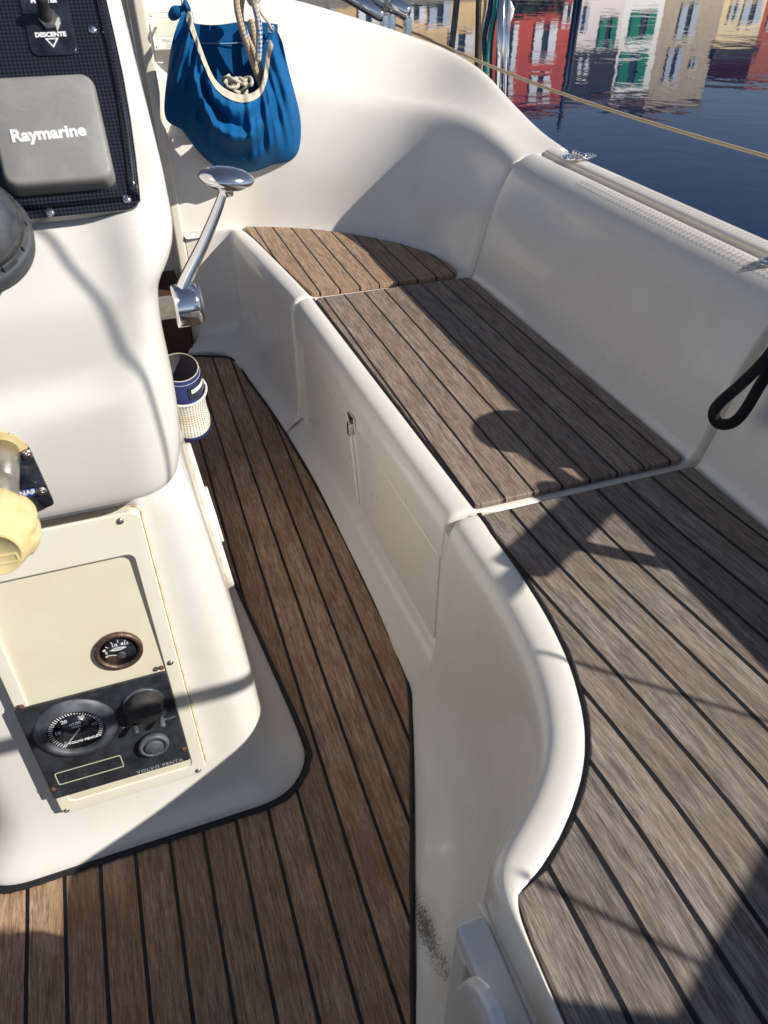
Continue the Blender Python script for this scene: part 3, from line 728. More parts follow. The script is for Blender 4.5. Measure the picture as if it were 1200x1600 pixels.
W('lower_body', grid(base, True, cap1=True), M['gel_ped'], ped, sub=1)
up = [loop(-.020, .705, .655, 1.05, .655, .03, -.02), loop(-.014, .688, .6425, 1.08, .64, .035, -.02), loop(-.006, .682, .6425, 1.09, .64, .04, -.01), loop(.006, .674, .655, 1.10, .655, .045, .0),
      loop(.0165, .668, .70, 1.12, .70, .05, .01), loop(.020, .665, .76, 1.13, .77, .05, .015), loop(.0195, .664, .81, 1.13, .85, .05, .015), loop(.021, .664, .84, 1.12, .90, .05, .02), loop(.026, .666, .862, 1.12, .94, .05, .025),
      loop(.041, .672, .880, 1.10, 1.02, .05, .036), loop(.0475, .679, .897, 1.08, 1.07, .045, .045), loop(.0485, .687, .915, 1.06, 1.12, .045, .045), loop(.0475, .696, .929, 1.02, 1.18, .04, .045),
      loop(.043, .704, .939, .99, 1.215, .035, .042), loop(.034, .712, .946, .97, 1.215, .03, .034), loop(.026, .717, .9495, .955, 1.205, .028, .026)]
def densify(loops, nz=5, nh=4):
    n = len(loops[0]); rows = []
    for i in range(len(loops)-1):
        a = loops[max(i-1, 0)]; b_ = loops[i]; c = loops[i+1]; d = loops[min(i+2, len(loops)-1)]
        for k in range(nz):
            t = k/nz; rows.append([0.5*((2*b_[j])+(c[j]-a[j])*t+(2*a[j]-5*b_[j]+4*c[j]-d[j])*t*t+(3*b_[j]-a[j]-3*c[j]+d[j])*t**3) for j in range(n)])
    rows.append(loops[-1]); out = []
    for r in rows:
        q = []
        for j in range(n):
            a, b_, c, d = r[j-1], r[j], r[(j+1) % n], r[(j+2) % n]
            m_ = nh if (c-b_).length > .012 else 1
            q.append(b_)
        out.append(q)
    return out
def scoop(rows):
    for r in rows:
        for v in r:
            if v.y > .80: continue
            s_ = (abs(v.x-CX)/.158)**4+((v.z-.872)/.098)**4
            t = max(0, min(1, (1.25-s_)/.85)); t = t*t*(3-2*t)
            v.y += .017*t
    return rows
up = [[v.copy() for v in r] for r in densify(up, 4)]
W('upper_body', grid(scoop(up), True, cap0=True, cap1=True), M['gel_ped'], ped, sub=1)
# rust stained joint between the two halves
jl = [(p.x, p.y) for p in loop(-.0125, .6895, .64, 1.08, .64, .036, -.02)]
W('rust_joint', prism(jl, .6392, .6440), M['rust_line'], ped)
# floor caulk round the base
bl = loop(.1155, .6395, .0, 1.72, 0, .088, .014, floor=True); bl = [p for p in bl]+[bl[0]]
cc = catmull([(p.x, p.y, 0) for p in bl], 3)
ribbon([(p.x, p.y) for p in cc], .011, .0035, 'base_caulk', M['caulk'], ped, floor_z, .005)

# ================================================================== PEDESTAL FITTINGS
K = 1.0/4.7
# --- aft face frame (leans very slightly), origin at the pedestal centre line
FA = Frame((CX, .6765, .12), (1, 0, 0), (0, .0995, .995))
def LA(px, py): return FA.L(px, py)
# instrument housing (cream moulding)
hous = empty('instrument_housing', 'yellowed cream instrument housing screwed to the aft face of the pedestal', 'instrument housing', FA.matrix())
hb = [LA(104, 1266), LA(320, 1192)]
yb = (hb[0][1]+hb[1][1])/2; xr_ = LA(300, 1110)[0]; xr_ = (LA(322, 1190)[0]+LA(212, 785)[0])/2; xl_ = LA(88, 1240)[0]
yt = LA(210, 786)[1]-.004
# rim with the recess cut as a ring: outer ring pieces built as one mesh with a hole
def ring(outer, inner, z0, z1, z0i=None):
    n = len(outer); v = []; z0i = z0 if z0i is None else z0i
    v += [(*p, z0) for p in outer]; v += [(*p, z1) for p in outer]; v += [(*p, z1) for p in inner]; v += [(*p, z0i) for p in inner]
    fs = []
    for i in range(n):
        j = (i+1) % n
        fs += [(i, j, n+j, n+i), (n+i, n+j, 2*n+j, 2*n+i), (2*n+i, 2*n+j, 3*n+j, 3*n+i)]
    return me_from(v, fs)
outer = rrect(xl_, xr_, yb, yt, .012, 6)
rx0, rx1 = xl_+.016, xr_-.018
ry1 = LA(188, 862)[1]
inner_ = rrect(rx0, rx1, yb+.022, ry1, .010, 6)
obj('rim', ring(outer, inner_, -.012, .0115, -.006), M['rim'], hous, bevel=.0022, bseg=2)
# sloping inner plate: deep at the top, flush at the bottom
pl_ = rrect(rx0-.001, rx1+.001, yb+.020, ry1+.001, .010, 6)
def slopez(y): return .0100-.0062*max(0, min(1, (y-yb-.20)/(ry1-yb-.20)))
n_ = len(pl_)
rx = [rx0-.001, rx0+.03, (rx0+rx1)/2, rx1-.030, rx1-.012, rx1+.001]
rows = []
for k in range(9):
    y = yb+.020+(ry1+.001-yb-.020)*k/8
    rows.append([(x, y, slopez(y)) for x in rx])
obj('face_plate', grid(rows), M['cream'], hous)
for nm, p in (('screw', (187, 806)), ('screw', (265, 1026)), ('screw', (308, 1194)), ('screw', (100, 1262))):
    x, y = LA(*p)
    x = max(min(x, xr_-.007), xl_+.007); y = max(y, yb+.007)
    screw(nm, x, y, .0112, .0042, M['steel_worn'], hous)
jo = [Vector((x, y, -.002)) for x, y in rrect(xl_-.0015, xr_+.0015, yb-.0015, yt+.001, .013, 6)]; jo.append(jo[0])
obj('stained_joint', tube(jo, .0011, 6), M['rust_line'], hous)

# --- engine panel
pc = [LA(25, 1100), LA(258, 1035), LA(293, 1168), LA(82, 1243)]
ex0 = (pc[0][0]+pc[3][0])/2+.002; ex1 = (pc[1][0]+pc[2][0])/2; ey1 = (pc[0][1]+pc[1][1])/2; ey0 = (pc[2][1]+pc[3][1])/2
ecx, ecy = (ex0+ex1)/2, (ey0+ey1)/2; ew, eh = ex1-ex0, ey1-ey0
FP = Frame(FA.W(ecx, ecy, .0118), FA.ex, FA.ey)
eng = empty('engine_panel', 'scratched black engine panel with rev counter, rubber key cover and two toggles', 'engine panel', FP.matrix())
obj('face', prism(rrect(-ew/2, ew/2, -eh/2, eh/2, .003), 0, .004), M['panel'], eng, bevel=.0008, bseg=2)
def LP(px, py): return FP.L(px, py, .004)
for p in ((33, 1104), (252, 1043), (287, 1170), (83, 1233)):
    x, y = LP(*p); screw('rusty_screw', x, y, .004, .0038, M['rust'], eng)
# rev counter
tx, ty = LP(119, 1138)
R0 = .041
ring_p = [(R0*1.28, .004), (R0*1.25, .0065), (R0*1.15, .0085), (R0*1.03, .0125), (R0*.93, .0128), (R0*.88, .0105), (R0*.87, .006)]
def at(me, x, y, z=0, rot=0): return xf(me, Matrix.Translation((x, y, z)) @ Matrix.Rotation(rot, 4, 'Z'))
tach = obj('rev_counter', at(lathe(ring_p, 56, cap=False), tx, ty), M['black_plastic'], eng)
obj('dial', at(lathe([(R0*.88, .0062), (.0001, .0063)], 48), tx, ty), M['black_gloss'], tach)
ticks = []
a0, a1 = math.radians(228), math.radians(-40)
for k in range(41):
    a = a0+(a1-a0)*k/40; L_ = .0062 if k % 2 == 0 else .0052
    w_ = .00062 if k % 10 else .0009
    b_ = box(-L_/2, L_/2, -w_, w_, 0, .0004); ticks.append(xf(b_, Matrix.Translation((tx+.0315*math.cos(a), ty+.0315*math.sin(a), .0066)) @ Matrix.Rotation(a, 4, 'Z')))
obj('scale_marks', merge(ticks), M['white_ink'], tach, smooth=False)
def dtext(s, fx, fy, size, bold=.00022, mat=None, par=None, z=.0070): text('numeral', s, size*1.12, tx+fx, ty+fy, z, mat or M['white_ink'], par or tach, bold=bold)
dtext('0', -.0178, -.0185, .0060, mat=M['grey_ink']); dtext('10', -.0225, .0025, .0072); dtext('20', -.0105, .0195, .0072); dtext('30', .0112, .0198, .0072); dtext('40', .0235, .0025, .0072, mat=M['grey_ink'])
dtext('x100', .0015, .0115, .0062); dtext('r/min', .0015, .0060, .0048)
dtext('VOLVO PENTA', .004, -.0215, .0050, bold=.0002)
npt = xf(box(-.003, .031, -.0007, .0007, 0, .0008), Matrix.Translation((tx+.006, ty+.004, .0082)) @ Matrix.Rotation(math.radians(230), 4, 'Z'))
npt = me_from([(tx+.0045, ty+.0035, .0082), (tx+.006, ty+.002, .0082), (tx-.0200, ty-.0252, .0082), (tx-.0207, ty-.0245, .0082), (tx+.0045, ty+.0035, .009), (tx+.006, ty+.002, .009), (tx-.0200, ty-.0252, .0088), (tx-.0207, ty-.0245, .0088)], [(3, 2, 1, 0), (4, 5, 6, 7), (0, 1, 5, 4), (1, 2, 6, 5), (2, 3, 7, 6), (3, 0, 4, 7)])
obj('needle', npt, M['white_ink'], tach, smooth=False)
# rubber key cover
kx, ky = LP(224, 1098)
kc = obj('key_cover', at(lathe([(.024, .004), (.0245, .010), (.0235, .018), (.0225, .022), (.021, .024), (.012, .0265), (.0001, .0272)], 40), kx+.001, ky+.0), M['rubber'], eng)
obj('cover_ring', at(lathe([(.027, .004), (.0272, .0065), (.025, .0075), (.022, .0075)], 40, cap=False), kx, ky), M['black_plastic'], eng)
# toggles
for (px, py) in ((209, 1122), (250, 1111)):
    x, y = LP(px, py)
    t_ = obj('toggle_switch', at(merge([lathe([(.0085, .004), (.0085, .0062), (.0068, .007), (.0065, .011), (.005, .0125), (.0045, .0125)], 6+18), xf(lathe([(.003, .010), (.0036, .016), (.0044, .024), (.0035, .0265), (.0001, .0268)], 16), Matrix.Rotation(math.radians(22), 4, 'X'))]), x, y), M['black_plastic'], eng)
# push button
x, y = LP(240, 1160)
obj('push_button', at(merge([lathe([(.0205, .004), (.021, .010), (.0195, .013), (.0160, .0135), (.0155, .011), (.0125, .011)], 36), lathe([(.0125, .009), (.0122, .0145), (.011, .0155), (.0001, .0158)], 28), lathe([(.0075, .0158), (.0072, .0164), (.0062, .0158)], 24, cap=False)]), x, y), M['black_plastic'], eng)
for s, px, py, sz in (('PRESS', 198, 1136, .0042), ('TEST', 224, 1131, .0042), ('INSTR LIGHT', 262, 1123, .0036), ('START', 222, 1176, .0032)):
    x, y = LP(px, py); text('lettering', s, sz, x, y, .0041, M['grey_ink'], eng)
x, y = LP(249, 1182); text('brand_lettering', 'VOLVO PENTA', .0088, x-.003, -eh/2+.0052, .0041, M['grey_ink'], eng, bold=.0001, spacing=1.15)
x, y = LP(143, 1203)
lo = rrect(-.046, .042, -.0125, .0125, .003, 4); li = rrect(-.0447, .0407, -.0112, .0112, .0025, 4)
obj('lamp_window_outline', at(ring(lo, li, .0040, .0046), x, y+.001), M['beige_ink'], eng, smooth=False)
for dx in (-.034, -.010, .028): obj('warning_lamp', at(lathe([(.0035, .004), (.0030, .0046), (.0001, .0047)], 16), x+dx, y), M['black_gloss'], eng)
# --- fuel gauge
fx, fy = LA(185, 1009)
FG = Frame(FA.W(fx, fy, .0080), FA.ex, FA.ey)
fg = empty('fuel_gauge', 'round fuel gauge with a corroded bezel set in the cream plate', 'gauge', FG.matrix())
RG = .0300
obj('bezel', lathe([(RG, 0), (RG, .004), (RG*.96, .0058), (RG*.84, .0062), (RG*.78, .0035), (RG*.77, .0020)], 48, cap=False), M['bezel'], fg)
obj('dial', lathe([(RG*.79, .0022), (.0001, .0023)], 40), M['black_gloss'], fg)
for k, (dx, dy, L_, a) in enumerate(((-.0125, .0105, .0040, 125), (-.0055, .0155, .0040, 105), (.0022, .0165, .0040, 80), (.0105, .0140, .0035, 58))):
    obj('scale_mark', xf(box(-L_/2, L_/2, -.0005, .0005, .0024, .0028), Matrix.Translation((dx, dy, 0)) @ Matrix.Rotation(math.radians(a), 4, 'Z')), M['white_ink'], fg, smooth=False)
obj('empty_mark', xf(box(-.0018, .0018, -.0015, .0015, .0024, .0028), Matrix.Translation((-.0165, .0065, 0)) @ Matrix.Rotation(.6, 4, 'Z')), M['white_ink'], fg, smooth=False)
text('numeral', '0', .0055, -.0148, .0015, .0026, M['white_ink'], fg, bold=.0002)
text('numeral', '1/2', .0058, -.003, .0105, .0026, M['white_ink'], fg, bold=.0002)
text('numeral', '1/1', .0050, .0112, .0095, .0026, M['white_ink'], fg, bold=.0002)
obj('emblem', ring([(.0088*math.cos(a), .0040+.0026*math.sin(a)) for a in np.linspace(0, 2*PI, 24, endpoint=False)], [(.0072*math.cos(a), .0040+.0016*math.sin(a)) for a in np.linspace(0, 2*PI, 24, endpoint=False)], .0024, .0028), M['white_ink'], fg, smooth=False)
obj('emblem_cross', merge([box(-.0005, .0005, .0014, .0066, .0024, .0029), box(-.0105, .0105, .0036, .0044, .0024, .00285)]), M['white_ink'], fg, smooth=False)
obj('pump_mark', box(-.0172, -.0138, -.0055, -.0030, .0024, .0028), M['white_ink'], fg, smooth=False)
obj('needle', xf(merge([box(-.015, 0, -.0006, .0006, .0036, .0042)]), Matrix.Translation((.0, -.0055, 0)) @ Matrix.Rotation(math.radians(-14), 4, 'Z')), M['trim'], fg, smooth=False)
obj('needle_hub', at(lathe([(.0055, .002), (.0055, .005), (.0045, .0055), (.0001, .0056)], 20), .002, -.0062), M['grey_plastic'], fg)

# --- wheel shaft and cream knob, with the dark plate behind
SH = Vector((CX+.004, .60, .738))
hub = empty('wheel_hub_knob', 'cream plastic wheel nut on a scratched steel shaft sticking out of the pedestal', 'wheel hub', loc=(SH.x, SH.y, SH.z))
rotaft = Matrix.Rotation(PI/2, 4, 'X')     # z -> -y
def hubpart(me): return xf(me, rotaft)
obj('shaft', hubpart(lathe([(.0155, -.10), (.0155, -.012), (.0150, -.011), (.0150, -.0095), (.0160, -.0085), (.0160, .050)], 40)), M['steel_worn'], hub)
kn = []
prof = [(.012, .028), (.036, .029), (.041, .033), (.0425, .040), (.0425, .056), (.040, .061), (.037, .0635), (.034, .069), (.028, .080), (.0255, .0825), (.0245, .0815), (.0001, .0812)]
nk = 72; rows = []
for r, z in prof:
    row = []
    for j in range(nk):
        a = 2*PI*j/nk; g = max(0, math.cos(a*7+.6)); rr = r*(1-.085*(1 if g > .62 else (g/.62)**3)) if .031 < z < .066 and r > .03 else r
        row.append((rr*math.cos(a), rr*math.sin(a), z))
    rows.append(row)
rows = [[(x*.81, y*.81, z+.008) for x, y, z in r] for r in rows]
knob = obj('knob', hubpart(grid(rows, True, cap0=True, cap1=True)), M['cream_knob'], hub)
me = ring(rrect(-.010, .010, -.0045, .0045, .001, 2), rrect(-.009, .009, -.0035, .0035, .001, 2), .0892, .0902)
obj('knob_mark', hubpart(xf(me, Matrix.Translation((.007, -.006, 0)))), M['cream_knob'], knob, smooth=False)
# plate in the arched recess
FU = Frame((CX, .6665, .70), (1, 0, 0), (0, -.01, 1))
plate = empty('key_plate', 'glossy dark plate with two screws and a blue sticker behind the steel shaft', 'plate', FU.matrix())
def LU(px, py): return FU.L(px, py)
pts = [LU(-60, 690), LU(-20, 676), LU(18, 676), LU(45, 697), LU(60, 730), LU(85, 787), LU(62, 797), LU(-60, 825)]
obj('backing', prism(roundpoly(pts, .003), -.004, .0012), M['black_gloss'], plate)
arch = [LU(-40, 670), LU(0, 672), LU(26, 680), LU(44, 697), LU(40, 703), LU(20, 706), LU(-40, 715)]
obj('brass_plate', prism(arch, .0012, .0018), M['cream_knob'], plate, smooth=False)
for p in ((42, 707), (65, 765)):
    x, y = LU(*p); screw('screw', x, y, .0018, .0052, M['steel_worn'], plate)
x, y = LU(42, 769)
stk = obj('sticker', at(box(-.016, .014, -.0042, .0042, .0015, .0019), x, y, 0, .0), M['sticker_blue'], plate, smooth=False)
text('sticker_lettering', 'YANMAR'[2:3]+'AR', .0075, x+.001, y+.0005, .0020, M['white_ink'], plate, bold=.0003)
obj('sticker_dot', at(lathe([(.0028, .0020), (.0001, .0021)], 14), x-.009, y-.004), M['sticker_yellow'], plate)

# --- dash on the sloping top
c52, s52 = math.cos(math.radians(52)), math.sin(math.radians(52))
FD = Frame((CX, .7125, .9500), (1, 0, 0), (0, c52, s52))
def LD(px, py, h=0): return FD.L(px, py, h)
dash = empty('dash_panel', 'carbon pattern dash panel with a raised glossy edge on the pedestal top', 'dash panel', FD.matrix())
rd = [LD(150, -60), LD(165, -5), LD(180, 60), LD(193, 120), LD(205, 190), LD(213, 250), LD(219, 305)]
bl_, br_ = LD(0, 347), LD(213, 328)
outl = rd+[(rd[-1][0]-.002, br_[1]-.0005)]
pts = outl+[(-x, y) for x, y in reversed(outl)]
outl_r = roundpoly(pts, [0]*6+[.006, .012, .012, .006]+[0]*6)
obj('panel', prism(outl_r, -.006, .0035), M['carbon'], dash, bevel=.001, bseg=2)
inn = [(x*.968 if abs(x) > .1 else x, y+.000) for x, y in outl_r]
edge = [Vector((x-.0055*(1 if x > 0 else -1), y, .0035)) for x, y in outl[:7]+[(-x, y) for x, y in reversed(outl[:7])]]
half = len(edge)//2
obj('raised_edge', tube(catmull(edge[:half], 3), .0042, 10), M['carbon'], dash)
obj('raised_edge', tube(catmull(edge[half:], 3), .0042, 10), M['carbon'], dash)
for p in ((144.6, 46.8), (198, 312), (78, 332)):
    x, y = LD(p[0], p[1], .0035); screw('screw', x, y, .0035, .0040, M['steel'], dash)
# switch plate
pts = [LD(-75, -70, .005), LD(88, -70, .005), LD(119, 82, .005), LD(45, 88, .005)]
x1 = (LD(105, 0, .005)[0]+LD(119, 75, .005)[0])/2; x0 = (LD(32, 20, .005)[0]+LD(50, 75, .005)[0])/2; y0 = LD(80, 87, .005)[1]
sw = empty('windlass_switch', 'small glossy black switch plate with a rubber booted toggle above the grey cover', 'switch', FD.matrix((x0+x1)/2, y0+.04, .0035))
hw = (x1-x0)/2
obj('switch_plate', prism(rrect(-hw, hw, -.040, .055, .007), 0, .0022), M['black_gloss'], sw, bevel=.0006, bseg=2)
cx_, cy_ = LD(73, 30, .006); cx_ -= (x0+x1)/2; cy_ -= y0+.04
obj('hex_nut', at(lathe([(.0085, .0022), (.0085, .0055), (.0072, .0065), (.0055, .0065)], 6), cx_+.002, cy_-.001), M['steel_worn'], sw, smooth=False)
obj('toggle', at(xf(lathe([(.0066, .003), (.0060, .009), (.0048, .012), (.0046, .016), (.0052, .022), (.0040, .0255), (.0001, .0262)], 20), Matrix.Rotation(math.radians(-10), 4, 'X')), cx_, cy_), M['rubber'], sw)
x, y = LD(79, 54, .006); text('lettering', 'DESCENTE', .0052, x-(x0+x1)/2, y-y0-.04, .0023, M['white_ink'], sw, bold=.00025, rot=.0)
x, y = LD(68, 1, .006); text('lettering', 'MONTEE', .0052, x-(x0+x1)/2, y-y0-.04, .0023, M['white_ink'], sw, bold=.00025)
x, y = LD(82, 66, .006); x -= (x0+x1)/2; y -= y0+.04
tri_o = [(x-.0055, y+.0035), (x, y-.0045), (x+.0055, y+.0035)]; tri_i = [(x-.0036, y+.0025), (x, y-.0027), (x+.0036, y+.0025)]
obj('down_arrow', ring(tri_o, tri_i, .0022, .0026), M['white_ink'], sw, smooth=False)
# grey instrument cover
cz = .020
xa = LD(183, 288, .014)[0]; xt = LD(141, 113, cz)[0]; yt_ = LD(70, 116, cz)[1]; ybm = LD(95, 304, .004)[1]+.0015
xb = LD(8, 290, .014)[0]
cvx, cvy = (xa+xb)/2, (yt_+ybm)/2; cw, ch = (xa-xb)/2, (yt_-ybm)/2
cov = empty('instrument_cover', 'scuffed grey plastic sun cover clipped over an instrument on the dash', 'instrument cover', FD.matrix(cvx, cvy, .0036))
def rr_row(w_, h_, r, z): return [(x, y, z) for x, y in rrect(-w_, w_, -h_, h_, r, 6)]
rows = [rr_row(cw, ch, .010, 0), rr_row(cw, ch, .010, .004), rr_row(cw*.995, ch*.995, .010, .011), rr_row(cw*.975, ch*.975, .010, .0155), rr_row(cw*.95, ch*.95, .009, .0178), rr_row(cw*.90, ch*.90, .008, .0187), rr_row(cw*.5, ch*.5, .006, .0194), rr_row(cw*.05, ch*.05, .001, .0196)]
obj('shell', grid(rows, True, cap1=True), M['cover'], cov)
x, y = LD(76, 209, .023); text('lettering', 'Raymarine', .0138, x-cvx, y-cvy, .0197, M['white_ink'], cov, bold=.00055, rot=.02, sx=1.0)
print('DASH', cw, ch, cvx, cvy)
# --- compass housing at the left edge
CPc = Vector((CX+.038, .672, .938)); 
cmp_ = empty('steering_compass', 'dark grey ribbed compass housing bulging from the pedestal below the dash', 'compass', Matrix.Translation(CPc) @ Matrix.Rotation(math.radians(38), 4, 'X') @ Matrix.Scale(.49, 4))
obj('base_ring', lathe([(.096, -.035), (.0985, -.02), (.100, -.004), (.096, .002), (.092, .004), (.091, .010), (.0905, .018), (.088, .022)], 64), M['grey_plastic'], cmp_)
obj('hood', lathe([(.089, .016), (.086, .030), (.078, .050), (.064, .068), (.044, .080), (.020, .086), (.0001, .087)], 64), M['grey_plastic'], cmp_)
obj('hood_band', lathe([(.0885, .017), (.0905, .018), (.0905, .026), (.0865, .029)], 64, cap=False), M['rubber'], cmp_)
for k in range(12):
    a = 2*PI*k/12+.15
    obj('rib', xf(box(-.003, .0012, -.014, .014, -.001, .017), Matrix.Rotation(a, 4, 'Z') @ Matrix.Translation((.0925, 0, 0))), M['grey_plastic'], cmp_, bevel=.001)
# --- side hatch on the pedestal
insp = empty('inspection_cover', 'long white rust-edged oval cover on the right flank of the pedestal', 'inspection cover', Frame((.0365, .99, .36), (-.025, 1, 0), (-.088, 0, 1)).matrix())
ov = [(.105*math.copysign(abs(math.cos(a))**.62, math.cos(a)), .115*math.copysign(abs(math.sin(a))**.62, math.sin(a))) for a in np.linspace(0, 2*PI, 40, endpoint=False)]
obj('plate', prism(ov, -.008, .009), M['white_plastic'], insp, bevel=.004)
obj('stain', prism([(x*1.008, y*1.008) for x, y in ov], -.004, .0008), M['rust_line'], insp)
obj('handle', prism([(x*.45, y*.35) for x, y in ov], .009, .014), M['white_plastic'], insp, bevel=.002)

# --- throttle lever
HB = Vector((.062, .985, .728))
thr = empty('throttle_lever', 'polished chrome throttle lever with oval knob on the right side of the pedestal', 'throttle lever', loc=HB)
ax = Matrix.Rotation(PI/2, 4, 'Y')       # z -> x
obj('axle', xf(lathe([(.015, -.042), (.015, -.016), (.024, -.016), (.024, -.013)], 32), ax), M['steel_worn'], thr)
obj('hub', xf(lathe([(.024, -.0165), (.0285, -.0155), (.0290, -.012), (.0280, .012), (.0270, .0165), (.0255, .018), (.0001, .0185)], 48), ax), M['steel'], thr)
obj('end_cap', xf(lathe([(.0240, .0186), (.0240, .0215), (.022, .0225), (.0001, .0228)], 32), ax), M['black_plastic'], thr)
top = AYp(352, 290, 1.0)-HB
P0 = Vector((.0, .0, .022)); pth = catmull([Vector((-.004, 0, .008)), Vector((.003, 0, .030)), top*.5+Vector((-.002, 0, .004)), top*.82, top*1.0], 6)
rows = []
for i, p in enumerate(pth):
    t = i/(len(pth)-1); wx = .0095*(1-t)+.0045*t; wy = .012*(1-t)+.006*t
    d = (pth[min(i+1, len(pth)-1)]-pth[max(i-1, 0)]).normalized(); yv = Vector((0, 1, 0)); xv = yv.cross(d).normalized()
    rows.append([p+xv*wx*a+yv*wy*b_ for a, b_ in ((1, -.55), (.55, -1), (-.35, -1), (-1, -.3), (-1, .5), (-.4, 1), (.5, 1), (1, .5))])
obj('arm', grid(rows, True, cap0=True, cap1=True), M['steel'], thr, bevel=.001, bseg=2)
kc_ = AYp(354, 279, 1.0)-HB
km = lathe([(.0001, -.012), (.010, -.0125), (.020, -.010), (.0285, -.003), (.0300, .001), (.0290, .004), (.022, .0095), (.012, .0125), (.0001, .0132)], 40)
km.transform(Matrix.Translation(kc_) @ Matrix.Rotation(math.radians(9), 4, 'Y') @ Matrix.Rotation(math.radians(12), 4, 'X') @ Matrix.Diagonal((1.18, .72, .95, 1)))
obj('knob', km, M['steel'], thr)
obj('collar', xf(lathe([(.009, -.006), (.0095, .0), (.009, .006)], 20), Matrix.Translation(top+Vector((0, 0, -.006)))), M['steel'], thr)

# --- winch handle pocket (navy cuff, cream net)
CB = AYp(290, 640, 1.0)
pkt = AYp(279, 574, 1.20)
pk = empty('winch_handle_pocket', 'navy pocket with a cream net pouch hanging on the right side of the pedestal', 'pocket', Matrix.Translation(pkt+Vector((0, 0, -.18*.60))) @ Matrix.Diagonal((.82, .95, .60, 1)))
ctr = Vector((.045, 1.0, 0)); 
def ell(z, rx, ry, cx=0, cy=0, n=40, th=0): return [(ctr.x-.045+cx+rx*math.cos(2*PI*j/n), ctr.y-1.0+cy+ry*math.sin(2*PI*j/n), z+th*math.sin(2*PI*j/n)) for j in range(n)]
zt = .680-.50
cuff = [ell(zt, .0405, .058), ell(zt-.004, .0415, .059), ell(zt-.035, .0425, .060), ell(zt-.078, .043, .060)]
obj('cuff', grid(cuff, True), M['navy'], pk)
obj('lining', grid([ell(zt+.0002, .0395, .057), ell(zt-.03, .039, .056), ell(zt-.10, .037, .05)], True, cap1=True, flip=True), M['navy_dark'], pk)
obj('rim', tube([Vector(p) for p in ell(zt+.0008, .0402, .0575)]+[Vector(ell(zt+.0008, .0402, .0575)[0])], .0013, 6), M['trim'], pk)
obj('stitching', tube([Vector(p) for p in ell(zt-.012, .0424, .0598)]+[Vector(ell(zt-.012, .0424, .0598)[0])], .0005, 5), M['plate'], pk)
lb = box(.0, .001, -.020, .020, -.018, .018)
tagm = []
for j in (36, 37, 38, 39, 0):
    pass
seg = [ell(zt-.022, .0440, .0612), ell(zt-.060, .0448, .0618)]
lab = [[r[j % 40] for j in range(-9, 0)] for r in seg]
obj('label_patch', grid(lab), M['black_gloss'], pk)
lab2 = [[r[j % 40] for j in range(-8, -1)] for r in (ell(zt-.030, .0446, .0618), ell(zt-.042, .0450, .0621))]
obj('label_lettering', grid(lab2), M['white_ink'], pk)
net = [ell(zt-.070, .049, .066), ell(zt-.082, .047, .064), ell(zt-.10, .044, .061), ell(zt-.125, .043, .060), ell(zt-.15, .045, .061), ell(zt-.168, .047, .062), ell(zt-.185, .046, .061)]
net = [r+[r[0]] for r in net]
obj('net_pouch', grid(net, uv=True), M['netting'], pk)
obj('net_binding', tube([Vector(p) for p in net[0]], .0032, 8), M['plate'], pk)
obj('bottom_band', grid([ell(zt-.184, .0468, .0618), ell(zt-.196, .0465, .0615), ell(zt-.198, .040, .055), ell(zt-.198, .005, .005)], True, cap1=True), M['navy'], pk)

# ================================================================== FITTINGS ON THE COAMING
fold = empty('coaming_hinge', 'oval stainless hinge bridging the gutter on top of the coaming', 'hinge', loc=AZp(905, 245, .7300))
for s_ in (-1, 1):
    pts = [(s_*.006+s_*.036*math.sin(t), .024*math.cos(t)) for t in np.linspace(0, PI, 16)]
    lf = obj('leaf', prism(pts, -.001, .0022), M['steel'], fold, bevel=.0006, bseg=2)
    for dx, dy in ((.020, .009), (.020, -.009), (.032, 0)):
        obj('screw', at(lathe([(.0032, .0022), (.0026, .0034), (.0001, .0036)], 14), s_*dx, dy), M['steel_worn'], lf)
obj('barrel', xf(merge([lathe([(.0001, -.025), (.0046, -.0245), (.0046, -.013), (.0040, -.0125), (.0046, -.012), (.0046, .0), (.0040, .0005), (.0046, .001), (.0046, .012), (.0040, .0125), (.0046, .013), (.0046, .0245), (.0001, .025)], 20)]), Matrix.Translation((0, 0, .0052)) @ Matrix.Rotation(PI/2, 4, 'X')), M['steel'], fold)
stud = empty('deck_stud', 'small round chrome stud beside the gutter at the right edge', 'stud', loc=AZp(1199, 411, .7225))
obj('flange', lathe([(.0150, 0), (.0148, .0022), (.0120, .0032), (.0001, .0033)], 28), M['steel'], stud)
obj('dome', lathe([(.0095, .003), (.0088, .0060), (.0060, .0085), (.0025, .0095), (.0001, .0096)], 24), M['steel'], stud)
# black rope loop hanging over the coaming
lp = [(1420, 330), (1330, 410), (1262, 486), (1207, 560), (1165, 603), (1134, 630), (1123, 648), (1130, 663), (1150, 663), (1170, 645), (1200, 596), (1240, 540), (1290, 480), (1380, 400)]
pts = [AYp(px, py, .695)+Vector((-.010, 0, .004)) for px, py in lp[2:-2]]
pts = [Vector((.955, .560, .775)), Vector((.935, .625, .768)), Vector((.905, .675, .755))]+pts+[Vector((.895, .655, .758)), Vector((.935, .600, .790)), Vector((.950, .560, .795))]
o = obj('black_rope', tube(catmull(pts, 8), .0082, 14), M['black_rope']); tag(o, 'thick black braided rope hanging in a loop over the coaming at the right edge', 'rope')
